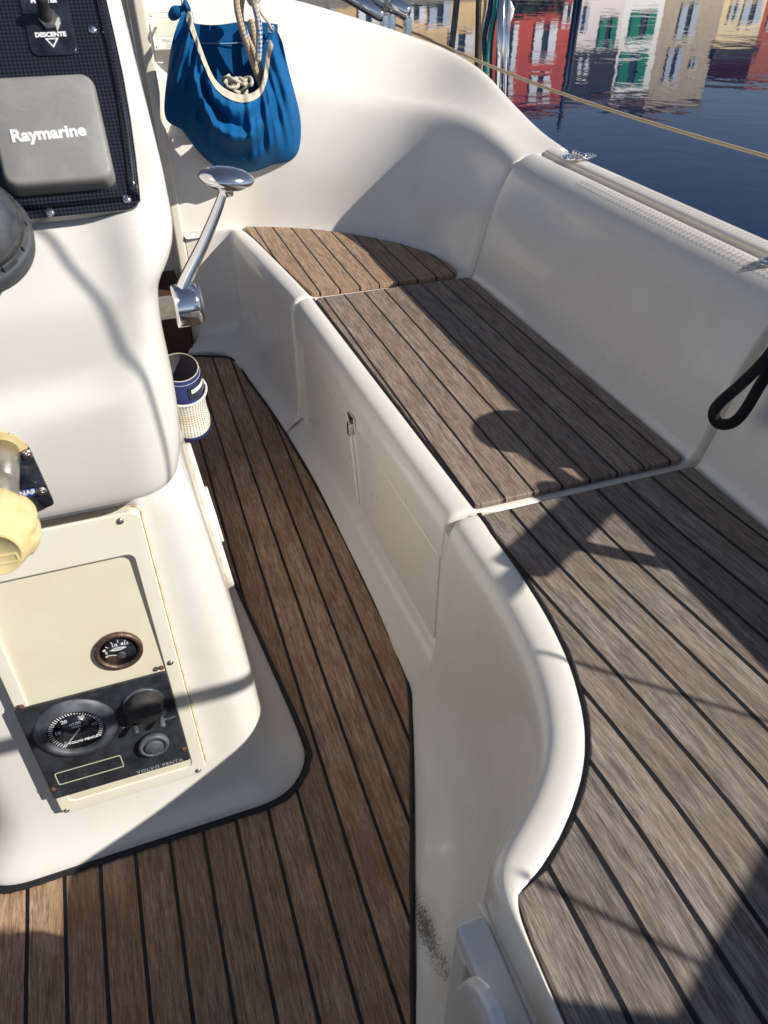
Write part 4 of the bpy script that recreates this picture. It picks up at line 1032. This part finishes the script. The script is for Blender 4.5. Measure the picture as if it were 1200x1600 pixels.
# winch (its shadow falls on the seat)
wn_ = empty('sheet_winch', 'chrome sheet winch bolted to the coaming top with its drum standing upright', 'winch', loc=(.99, .60, .728))
wn_.scale = (1.25, 1.25, .86)
obj('base', lathe([(.062, 0), (.062, .012), (.056, .020)], 40), M['steel'], wn_)
obj('drum', lathe([(.054, .020), (.044, .034), (.040, .060), (.042, .086), (.054, .098), (.055, .106), (.048, .114), (.020, .118), (.0001, .118)], 40), M['steel'], wn_)
obj('handle', tube(catmull([(0, 0, .122), (.012, -.07, .128), (.03, -.15, .126), (.04, -.19, .124)], 5), .0115, 12), M['steel'], wn_)
obj('grip', tube([(.04, -.175, .10), (.04, -.178, .12), (.04, -.180, .16), (.04, -.181, .185)], [.014, .018, .019, .013], 14), M['black_plastic'], wn_)
# unseen padded rail and arm, added to cast bands on bench and pedestal
pp = empty('shadow_rail', 'unseen padded rail on posts, added to cast band shadows on bench and pedestal', 'rail', loc=(1.0, .2, .74))
W('padding', tube([(.90, .24, .87), (1.0, .27, .885), (1.12, .315, .90), (1.25, .36, .92)], .024, 16), M['navy'], pp)
W('post', tube([(1.20, .34, .3), (1.20, .34, .905)], .0125, 12), M['steel'], pp)
W('post', tube([(.985, .262, .73), (.985, .262, .88)], .0125, 12), M['steel'], pp)
def shaded(pt, k): return Vector(pt)+Vector((1, -.8, .88))*k
def wire_from(a, b_, k, e0, e1, r=.003):
    A = shaded(a, k); B = shaded(b_, k); d = B-A
    return tube([A-d*e0, B+d*e1], r, 8)
o = obj('shadow_wire', wire_from((.401, .455, .445), (.56, .309, .445), .58, .35, 2.0), M['steel']); tag(o, 'unseen upper steel wire added to cast a thin shadow on the helm seat', 'wire')  # unseen wire, set sunward of the seat to draw a thin shadow
o = obj('shadow_wire', wire_from((.24, .236, .445), (.315, .153, .445), .58, .25, 1.2), M['steel']); tag(o, 'unseen lower steel wire added to cast a thin shadow on the helm seat', 'wire')  # second unseen wire, for the thin shadow at the near end
q = [(-.07, .705, .942), (-.025, .676, .905), (.0, .664, .80), (.018, .664, .70)]
o = obj('shadow_line', tube(catmull([shaded(p, .55) for p in [(-.20, .72, .96)]+q+[(.028, .664, .67)]], 6), .0026, 8), M['rope_white']); tag(o, 'thin unseen line added to cast a rope shadow on the pedestal', 'line')  # unseen line, laid out sunward from its shadow on the pedestal
W('arm', tube(catmull([(.47, .04, 1.0), (.66, .06, .975), (.85, .085, .95), (.93, .25, .872)], 6), .011, 12), M['steel'], pp)  # unseen tube added for the shadow band across the pedestal
brd = empty('floor_shade_slab', 'unseen teak slab added behind the foot well to shade the floor', 'shade slab', loc=(-.2, 0, .42))  # unseen slab, added to keep sun off the near floor
W('slab', prism([(.193, .126), (.193, -.17), (-.75, -.17), (-.75, .44)], .405, .440), M['teak_aft'], brd, bevel=.004)
cn = prism([(.50, .3), (1.30, .3), (1.30, 1.08), (.80, .905), (.735, 1.02), (.50, 1.02)], .292, .60)  # unseen block, outline shaped by the shade on seat and floor
cn.transform(Matrix(((1, 0, 0, 0), (0, 0, -1, 0), (0, 1, 0, 0), (0, 0, 0, 1))))
o = obj('stern_shade_block', cn, M['white_plastic'], bevel=.02); tag(o, 'unseen white block added astern to shade the helm seat and floor', 'shade block')
# latch on the locker front
lx = Vector((.3545, 1.178, .368))
lat = empty('latch', None, None, Frame(lx+Vector((-.003, 0, 0)), (0.0247, -1, 0), (0, 0, 1)).matrix())
obj_l = obj('latch_plate', prism(roundpoly([(-.026, .012), (.014, .016), (.018, -.020), (-.006, -.022)], .004), 0, .003), M['steel'], lat, bevel=.0006, bseg=2)
obj('latch_hook', xf(merge([box(-.003, .013, -.024, .004, .003, .012)]), Matrix.Identity(4)), M['steel'], lat, bevel=.002)
bpy.context.view_layer.update()
mw = lat.matrix_world.copy(); lat.parent = locker; lat.matrix_parent_inverse = parent_world(locker).inverted()

# ================================================================== BOX AND LID BELOW THE HELM SEAT
bf = empty('seat_locker_frame', 'pale grey rectangular frame on the wall below the near end of the helm seat', 'frame', loc=(.17, .1, .33))
W('top_bar', box(.160, .189, -.30, .2495, .372, .402), M['white_plastic'], bf, bevel=.004)
W('end_bar', box(.160, .189, .222, .2492, .12, .371), M['white_plastic'], bf, bevel=.004)
W('bead', tube([(.193, .262, .392), (.193, .1, .394), (.193, -.3, .394)], .0045, 10), M['white_plastic'], bf)
W('panel', box(.178, .192, -.30, .221, .12, .3715), M['plate'], bf, smooth=False)
ld = empty('shower_lid', 'small rounded white plastic lid in the frame at the bottom edge', 'lid', loc=(.14, .1, .3))
lp_ = [(p.x, p.z) for p in ()]
cl = [AXp(*p, .142) for p in [(712, 1640), (705, 1570), (710, 1545), (726, 1530), (744, 1545), (762, 1580), (782, 1640)]]
pr_ = roundpoly([(p.y, p.z) for p in cl], [0, .006, .004, .006, .006, .004, 0])
me = prism(pr_, 0, .012); me.transform(Matrix(((0, 0, 1, .142), (1, 0, 0, 0), (0, 1, 0, 0), (0, 0, 0, 1))))
W('lid', me, M['white_plastic'], ld, bevel=.004)
W('mount', box(.153, .176, -.05, .190, .20, .30), M['cream'], ld, bevel=.003)

# ================================================================== BLUE ROPE BAG ON THE BULKHEAD
M['shut_stitch'] = simple('pale_stitching', (.25, .38, .55), .8)
YB = 2.190
bag = empty('rope_bag', 'royal blue canvas rope bag with beige bound opening hanging on the bulkhead', 'rope bag', loc=AYp(365, 150, YB))
def curve2(pts, u):
    n = len(pts)-1
    for i in range(n):
        if u <= pts[i+1][0] or i == n-1:
            a = pts[max(i-1, 0)]; b_ = pts[i]; c = pts[i+1]; d = pts[min(i+2, n)]
            t = (u-b_[0])/(c[0]-b_[0])
            def h(k):
                m0 = (c[k]-a[k])/(c[0]-a[0])*(c[0]-b_[0]) if c[0] != a[0] else 0; m1 = (d[k]-b_[k])/(d[0]-b_[0])*(c[0]-b_[0])
                return (2*t**3-3*t**2+1)*b_[k]+(t**3-2*t**2+t)*m0+(-2*t**3+3*t**2)*c[k]+(t**3-t**2)*m1
            return h(1), h(2)
OP = [(0, 291, 6), (.12, 299, 26), (.28, 314, 72), (.45, 338, 126), (.60, 372, 147), (.74, 402, 140), (.85, 413, 112), (.93, 417, 76), (1, 430, 42)]
BT = [(0, 264, 92), (.08, 257, 178), (.18, 284, 203), (.30, 306, 232), (.42, 334, 258), (.58, 385, 270), (.75, 425, 258), (.90, 465, 240), (.96, 469, 180), (1, 446, 96)]
nu, nv = 96, 60; rows = []; bagpts = {}
def bagp(u, v, lift=0):
    ox, oy = curve2(OP, u); bx_, by_ = curve2(BT, u)
    s_ = math.sin(PI*min(max(u, 0), 1))
    op = .020+.125*s_**.8; bp_ = .012+.022*s_
    bul = math.sin(PI*v)**.8*(.045+.035*s_)
    p = op*(1-v)**1.1+bp_*(1-(1-v)**1.1)+bul
    fo = 1.7*(.0085*math.sin(2*PI*(7.5*u)+2.2*v+.9)*(1-v*.4)+.004*math.sin(2*PI*17*u+4*v))*(.35+.65*abs(2*u-1))*math.sin(PI*min(1, v*1.15+.02))**.5
    w_ = math.exp(-((u-.52)/.30)**2)
    sw_ = .018*math.sin(2*PI*(2.6*v+.9*(u-.5)**2*4+.15*math.sin(9*u)))*w_*math.sin(PI*v)
    cr = -.024*math.exp(-((v-(.30+.9*(u-.42)**2+.35*(u-.42)))/.06)**2)*math.exp(-((u-.45)/.17)**2)
    px = ox+(bx_-ox)*v; py = oy+(by_-oy)*v
    # cloth hangs: bow the side columns outward
    px += math.sin(PI*v)*(8*(u-.5)); py += math.sin(PI*v)*6*s_
    return AYp(px, py, YB-max(.004, p+fo+sw_+cr)-lift)
rows = [[bagp(j/nu, i/nv) for j in range(nu+1)] for i in range(nv+1)]
# round the bottom in to the wall
rows.append([AYp(*curve2(BT, j/nu), YB-.004) for j in range(nu+1)])
W('pouch', grid(rows, flip=True), M['blue_cloth'], bag, sub=1, solid=.0)
br = []
for i in range(13):
    v = i/12
    br.append([AYp(302+132*u-8*v*(1-u), 36+8*(1-u)*0+v*170+3*math.sin(7*u), YB-.003-.004*math.sin(u*9+v*2)-(.004 if v < .17 else 0)) for u in np.linspace(0, 1, 20)])
W('back_panel', grid(br, flip=True), M['blue_cloth'], bag)
W('hem', tube([AYp(302+132*u, 66+2*math.sin(5*u), YB-.010) for u in np.linspace(0, 1, 16)], .0012, 8), M['shut_stitch'], bag)
tr = []
for i in range(6):
    v = i/5*.09
    tr.append([bagp(j/80, v, .0045+.0015*math.sin(j*1.1)*(1 if i in (0, 5) else .4)) for j in range(4, 78)])
W('binding', grid(tr, flip=True), M['trim'], bag, sub=1)
tie = roundpoly([(272, 14), (292, 5), (296, 14), (284, 32), (274, 30)], 0)
W('knotted_corner', tube(catmull([AYp(268, 26, 2.17), AYp(277, 17, 2.15), AYp(286, 12, 2.145), AYp(293, 8, 2.14)], 5), [.010+.004*math.sin(k*.5) for k in range(16)], 10), M['blue_cloth'], bag)
for u_, x_, y_ in ((1, 424, 46),):
    W('grommet', xf(lathe([(.010, 0), (.010, .002), (.006, .003), (.005, 0)], 20, cap=False), Matrix.Translation(AYp(x_, y_, YB-.028)) @ Matrix.Rotation(PI/2, 4, 'X')), M['steel'], bag)
W('hanging_cord', tube(catmull([AYp(282, -12, 2.19), AYp(284, 0, 2.18), AYp(287, 12, 2.15)], 6), .0032, 8), M['rope_white'], bag)
W('hanging_cord', tube(catmull([AYp(294, -12, 2.19), AYp(292, 0, 2.17), AYp(290, 10, 2.145)], 6), .0032, 8), M['rope_white'], bag)
W('hanging_cord', tube(catmull([AYp(400, 2, 2.17), AYp(409, 22, 2.15), AYp(419, 35, 2.15), AYp(425, 47, 2.155)], 6), .0032, 8), M['rope_white'], bag)
def rope(name, label, pts, r, mat, group=None, d=.08):
    o = obj(name, tube(catmull([AYp(px, py, YB-dd) for px, py, dd in pts], 8), r, 12), mat); tag(o, label, 'rope', group); return o
rope('rope', 'left of the tan ropes with blue flecks dropping into the blue bag', [(369, -14, .07), (371, 15, .075), (379, 48, .08), (389, 78, .075), (399, 108, .065), (410, 138, .05)], .0078, M['rope_tan'], 'ropes dropping into the bag')
rope('rope', 'right of the tan ropes with blue flecks, twisted behind its neighbour over the bag', [(381, -14, .06), (377, 8, .065), (377, 30, .062), (385, 55, .055), (396, 82, .05), (406, 112, .045), (414, 136, .04)], .0072, M['rope_tan'], 'ropes dropping into the bag')
rope('rope', 'white rope with blue flecks and a cut end hanging to the bag rim', [(392, -14, .09), (398, 8, .09), (404, 36, .092), (405, 66, .092), (403, 95, .088)], .0078, M['rope_blue'], 'ropes dropping into the bag')
rope('rope', 'knotted stretch of white and blue rope at the top edge above the bag', [(388, -6, .07), (394, 4, .085), (402, -2, .09), (407, -10, .08)], .0085, M['rope_blue'], 'ropes dropping into the bag')
rope('rope', 'dark rope lying in the shade behind the tan ropes in the bag', [(392, 30, .03), (398, 60, .035), (404, 95, .04), (412, 130, .04)], .0075, M['rope_beige'], 'ropes dropping into the bag')
rnd = random.Random(3); pts = []
for k in range(46):
    a = k*.95; c = Vector((368+14*math.cos(a*.37)+rnd.uniform(-5, 5), 134+6*math.sin(a*.53)+rnd.uniform(-3, 3), 0))
    rr = rnd.uniform(6, 15)
    pts.append(AYp(min(max(c.x+rr*math.cos(a), 344), 396), min(max(c.y-2+rr*.75*math.sin(a), 112), 148), YB-.075-rnd.uniform(-.02, .03)))
o = obj('coiled_cord', tube(catmull(pts, 7), .0046, 9), M['rope_white']); tag(o, 'tangled bundle of cream cord showing above the beige rim of the bag', 'cord')

# builder's plate on the bulkhead
FW = Frame(AYp(253, 50, 2.262), (1, 0, 0), (0, .42, .907))
pa = [FW.L(*p) for p in ((231, 22), (300, 24), (300, 84), (241, 80))]
bp = empty('builders_plate', 'small white metal plate with a green-grey window screwed to the bulkhead beside the bag', 'plate', FW.matrix())
x0, x1, y0, y1 = (pa[0][0]+pa[3][0])/2, .085, (pa[3][1]+pa[2][1])/2+.004, pa[0][1]
obj('plate', prism(rrect(x0, x1, y0, y1, .003), .006, .0085), M['plate'], bp, smooth=False)
obj('outline', ring(rrect(x0+.0005, x1-.0005, y0+.0005, y1-.0005, .003), rrect(x0+.0016, x1-.0016, y0+.0016, y1-.0016, .002), .0085, .0088), M['grey_ink'], bp, smooth=False)
h_ = y1-y0
obj('window', prism(rrect(x0+.010, x1-.01, y0+h_*.36, y1-h_*.24, .003), .0085, .0092), M['plate_green'], bp, smooth=False)
text('lettering', 'Max. 8', .013, x0+.040, y0+h_*.24, .0087, M['grey_ink'], bp)
text('lettering', 'CE', .011, x0+.036, y0+h_*.09, .0087, M['grey_ink'], bp)
obj('rule', box(x0+.012, x1-.012, y1-h_*.15, y1-h_*.14, .0085, .0087), M['grey_ink'], bp, smooth=False)
obj('screw', at(lathe([(.003, .0085), (.002, .0100), (.0001, .0102)], 12), x0+.007, y1-.007), M['steel_worn'], bp)
obj('screw', at(lathe([(.003, .0085), (.002, .0100), (.0001, .0102)], 12), x0+.007, y0+.007), M['steel_worn'], bp)

# ================================================================== THINGS ON THE SIDE DECK AND RIGGING
rail = empty('folded_ladder', 'two polished steel tubes of a folded bracket lying on the deck edge', 'deck bracket', loc=AYp(600, 25, 2.40))
def ct(a, b_, ya, yb_, r): 
    A = AYp(*a, ya); B = AYp(*b_, yb_); d = (B-A).normalized()
    return tube([A, B-d*.012, B-d*.004, B], [r, r, r*.85, r*.45], 20)
W('tube', ct((500, -32), (600, 27), 2.44, 2.38, .0165), M['steel'], rail)
W('tube', ct((545, -28), (641, 22), 2.44, 2.36, .0215), M['steel'], rail)
for (px, py, y) in ((600, 30, 2.375), (611, 28, 2.40), (636, 34, 2.36)):
    p = AYp(px, py, y); W('clamp', box(p.x-.008, p.x+.010, p.y-.014, p.y+.014, p.z-.055, p.z+.012), M['steel'], rail, bevel=.003)
W('clamp_band', xf(lathe([(.0235, -.008), (.0255, -.006), (.0255, .006), (.0235, .008)], 24, cap=False), Matrix.Translation(AYp(606, 3, 2.385)) @ (AYp(641, 22, 2.36)-AYp(545, -28, 2.44)).to_track_quat('Z', 'Y').to_matrix().to_4x4()), M['steel_worn'], rail)
def vline(name, label, cat, pts, r, mat, y=2.25, group=None):
    o = obj(name, tube(catmull([AYp(px, py, y) for px, py in pts], 6), r, 14), mat); tag(o, label, cat, group); return o
vline('stay', 'black rigid rod leaning behind the high corner of the coaming', 'stay', [(717, -40), (714, 0), (706, 72), (702, 110)], .0095, M['black_plastic'], 2.40)
vline('stay', 'dark olive line standing just left of the steel post', 'stay', [(749, -40), (748, 0), (746, 90), (743, 180)], .0085, M['rubber'], 2.35)
vline('rope', 'slack beige rope looping beside the steel post', 'rope', [(763, -40), (759, 10), (753, 60), (751, 110), (754, 190)], .0062, M['rope_beige'], 2.30, 'ropes by the steel post')
vline('rope', 'navy rope hanging beside the steel post', 'rope', [(770, -40), (766, 10), (757, 60), (758, 110), (750, 200)], .0075, M['rope_navy'], 2.28, 'ropes by the steel post')
vline('rope', 'bright green rope hanging beside the steel post', 'rope', [(778, -40), (775, 0), (766, 50), (762, 90), (756, 150), (752, 200)], .0058, M['rope_green'], 2.25, 'ropes by the steel post')
vline('rope', 'thin black rope against the steel post', 'rope', [(781, -40), (776, 10), (768, 70), (767, 120), (768, 200)], .0042, M['rubber'], 2.27, 'ropes by the steel post')
st = empty('stanchion', 'polished steel post with a slimmer tube beside it, at the outer deck edge', 'stanchion', loc=AYp(783, 150, 2.25))
def sttube(a, b_, r, y): W('tube', tube([AYp(*a, y), AYp(*b_, y)], r, 20), M['steel'], st)
sttube((786, -60), (777, 215), .0125, 2.25); sttube((795, -60), (789, 225), .0062, 2.22)
W('plastic_end', tube([AYp(797, 2, 2.2), AYp(799, 14, 2.2), AYp(797, 26, 2.2), AYp(794, 40, 2.2)], [.003, .009, .008, .003], 10), M['white_plastic'], st)
W('foot', box(1.045, 1.30, 2.12, 2.62, .42, .56), M['gel'], st, bevel=.01)
A = AYp(640, 48, 2.45); B = AYp(1200, 245, 1.30); d = B-A
o = obj('mooring_line', tube([A+d*t+Vector((0, 0, -.02*math.sin(PI*min(t, 1)))) for t in np.linspace(-.15, 1.8, 40)], .0040, 10), M['rope_beige']); tag(o, 'long thin beige mooring line stretched over the water', 'mooring line')

# ================================================================== THE HARBOUR FRONT (seen mirrored in the water)
ZW = -.95
DB = 60.0
_m = .62; E1 = (rt+hd*_m).normalized(); E2 = (hd-rt*_m).normalized(); FO = hd*DB+rt*11.0      # the quay front runs obliquely and faces the sun
def mirror(px, py, D):
    r = ray(px, py); r = Vector((r.x, r.y, r.z)); o_ = FO+E2*(D-DB)
    t = (o_-Vector((0, 0, 0))).dot(E2)/r.dot(E2); p = C0+r*t
    return (p-FO).dot(E1), 2*ZW-p.z
def fac(px0, px1, py0, py1, D, pyr=None):
    """facade rectangle, measured from its mirror image in the harbour water"""
    pm = (py0+py1)/2 if pyr is None else pyr
    a0 = mirror(px0, pm, D)[0]; a1 = mirror(px1, pm, D)[0]; xc = (px0+px1)/2; return a0, a1, mirror(xc, py0, D)[1], mirror(xc, py1, D)[1]
def wall_box(a0, a1, z0, z1, D0, D1):
    vs = [FO+E1*a+E2*(d_-DB)+Vector((0, 0, z)) for z in (z0, z1) for d_ in (D0, D1) for a in (a0, a1)]
    return me_from(vs, [(0, 1, 5, 4), (1, 3, 7, 5), (3, 2, 6, 7), (2, 0, 4, 6), (4, 5, 7, 6), (0, 2, 3, 1)])

def plaster(name, col, var=.2, sc_=1.2):
    m, nt, b = newmat(name); p = pos(nt)
    f = ramp(nt, noise(nt, p, sc_, 7, .7), [(.35, 0.0), (.7, 1.0)])
    nt.links.new(mixc(nt, f, col, tuple(c*(1-var) for c in col)), b.inputs['Base Color']); b.inputs['Roughness'].default_value = .9
    return m
M['ochre'] = plaster('ochre_plaster', (.80, .56, .30)); M['red'] = plaster('red_plaster', (.62, .10, .055)); M['pinkwhite'] = plaster('pink_white_plaster', (.86, .76, .74), .1)
M['darkwall'] = plaster('wall_shade_and_dark_roof', (.045, .04, .04), .4); M['whitewall'] = plaster('white_plaster', (.88, .87, .85), .08)  # dark tone: painted shade on the white house, also a dark roof
M['stone'] = plaster('grey_stone_wall', (.55, .46, .34), .35, 2.5); M['paleyellow'] = plaster('pale_yellow_plaster', (.85, .68, .42), .12); M['brownred'] = plaster('brown_red_plaster', (.45, .12, .07))
M['rooftile'] = plaster('roof_tiles', (.35, .17, .09), .4, 3); M['shut_white'] = plaster('white_shutters', (.80, .84, .92), .08); M['shut_green'] = plaster('green_shutters', (.01, .22, .13), .2)
M['glass_dark'] = simple('window_glass', (.03, .035, .04), .1); M['quay'] = plaster('quay_stone', (.30, .27, .22), .4, 2); M['leaf'] = plaster('hedge_leaves', (.05, .075, .03), .6, 3)
M['shut_blue'] = plaster('grey_blue_shutters', (.45, .52, .62), .1)
def house(name, label, px0, px1, pyroof, mat, wins, roofmat='rooftile', depth=9, eave=.25, dd=0.0):
    D = DB+dd
    a0, a1, _, zt = fac(px0, px1, pyroof, pyroof, D, 70)
    c = FO+E1*((a0+a1)/2)+E2*(D-DB+depth/2); h = empty(name, label, 'house', loc=(c.x, c.y, 0))
    W('wall', wall_box(a0, a1, ZW, zt, D, D+depth), mat, h, smooth=False)
    W('roof', wall_box(a0-.2, a1+.2, zt, zt+eave, D-.35, D+depth+.3), M[roofmat], h, smooth=False)
    for k, (x0, x1, y0, y1, kind) in enumerate(wins):
        u0, u1, z0, z1 = fac(x0, x1, y0, y1, D, 70)
        if kind == 'panel_dark': W('shade_panel', wall_box(u0, u1, z0, z1, D-.10, D-.002), M['darkwall'], h, smooth=False); continue  # dark sheet standing for shade on the upper wall
        if kind == 'strip': W('corner_strip', wall_box(u0, u1, z0, z1, D-.08, D-.002), M['whitewall'], h, smooth=False); continue
        m_ = {'w': 'shut_white', 'g': 'shut_green', 'b': 'shut_blue'}[kind]; sw2 = (u1-u0)*.36
        wd = W('window', wall_box(u0+sw2, u1-sw2, z0, z1, D-.04, D-.003), M['glass_dark'], h, smooth=False)
        for s0, s1 in ((u0, u0+sw2-.02), (u1-sw2+.02, u1)): W('shutter', wall_box(s0, s1, z0, z1, D-.13, D-.045), M[m_], h, smooth=False)
        W('window_surround', wall_box(u0-.12, u1+.12, z1, z1+.14, D-.18, D-.003), M['whitewall'], h, smooth=False)
    return h
house('ochre_house', 'ochre plastered house with pale shutters, mirrored left of the steel post', 470, 768, 145, M['ochre'], [(634, 662, 0, 32, 'w'), (700, 738, 52, 84, 'w'), (560, 590, 0, 40, 'w'), (500, 525, 10, 50, 'b'), (590, 622, 60, 100, 'b'), (668, 700, 0, 40, 'b')])
house('red_house', 'brick red house with tall white shutters, mirrored right of the steel post', 768, 892, 172, M['red'], [(832, 866, 38, 92, 'w'), (833, 866, 118, 152, 'w'), (785, 806, 40, 108, 'w'), (784, 806, 122, 148, 'w'), (872, 889, 6, 34, 'w')])
house('white_house', 'pinkish white house with shade painted dark on its upper front and one green shuttered window', 892, 966, 152, M['pinkwhite'], [(932, 958, 28, 74, 'g'), (892.5, 965.5, 76, 150, 'panel_dark'), (906, 922, 92, 112, 'w'), (896, 912, 10, 50, 'b')])
house('narrow_house', 'narrow white house with two rows of bright green shutters', 966, 1026, 150, M['whitewall'], [(978, 1016, 20, 62, 'g'), (972, 1014, 84, 132, 'g')])
house('stone_house', 'grey beige stone house with blue-grey shutters and rough walls', 1026, 1116, 166, M['stone'], [(1052, 1078, 8, 55, 'b'), (1046, 1068, 76, 124, 'b'), (1084, 1093, 92, 106, 'b')])
house('yellow_house', 'pale yellow low house with grey-blue shutters mirrored beside the stone house', 1116, 1180, 72, M['paleyellow'], [(1146, 1174, 2, 38, 'b'), (1126, 1140, 6, 30, 'b')], 'darkwall', eave=1.0)
house('brown_house', 'brown red house at the right end of the mirrored row', 1180, 1330, 118, M['brownred'], [(1188, 1210, 8, 40, 'b'), (1240, 1262, 8, 60, 'w'), (1290, 1310, 20, 60, 'w')])
W0 = obj('quay', wall_box(-45, 90, ZW-.5, -.05, DB-9, DB+25), M['quay'], smooth=False); tag(W0, kind='structure')
rb = random.Random(5)
def bush(label, px0, px1, pytop, D):
    u0, u1, z0, z1 = fac(px0, px1, 0, pytop, D, 20); vs, fs = [], []
    for k in range(900):
        c = FO+E1*rb.uniform(u0, u1)+E2*(D-DB+rb.uniform(0, 1.2)); c.z = -.05+(z1+.05)*rb.random()**.8
        a, b_ = rb.uniform(0, 6), rb.uniform(.10, .28); n0 = len(vs)
        e1 = Vector((math.cos(a), math.sin(a), rb.uniform(-.6, .6))).normalized(); e2 = e1.orthogonal().normalized()
        vs += [c-e1*b_, c+e2*b_*.6, c+e1*b_, c-e2*b_*.6]; fs.append((n0, n0+1, n0+2, n0+3))
    o = obj('hedge', me_from(vs, fs), M['leaf'], smooth=False); tag(o, label, 'hedge', None)
bush('dark green hedge on the quay before the red house', 792, 886, 26, DB-6)
bush('dark green hedge on the quay before the ochre house', 600, 690, 12, DB-6)
for px, pyt, lab in ((872, 205, 'tall dark mooring post, left of the two mirrored as black lines'), (887, 142, 'shorter dark mooring post, right of the two mirrored as black lines')):
    D = DB-20; a_, z_ = mirror(px, pyt, D); a2 = mirror(px, pyt*.5, D)[0]
    o = obj('mooring_post', tube([FO+E1*a_+E2*(D-DB)+Vector((0, 0, ZW-1)), FO+E1*a_+E2*(D-DB)+Vector((0, 0, z_))], .085, 10), M['rubber']); tag(o, lab, 'mooring post')
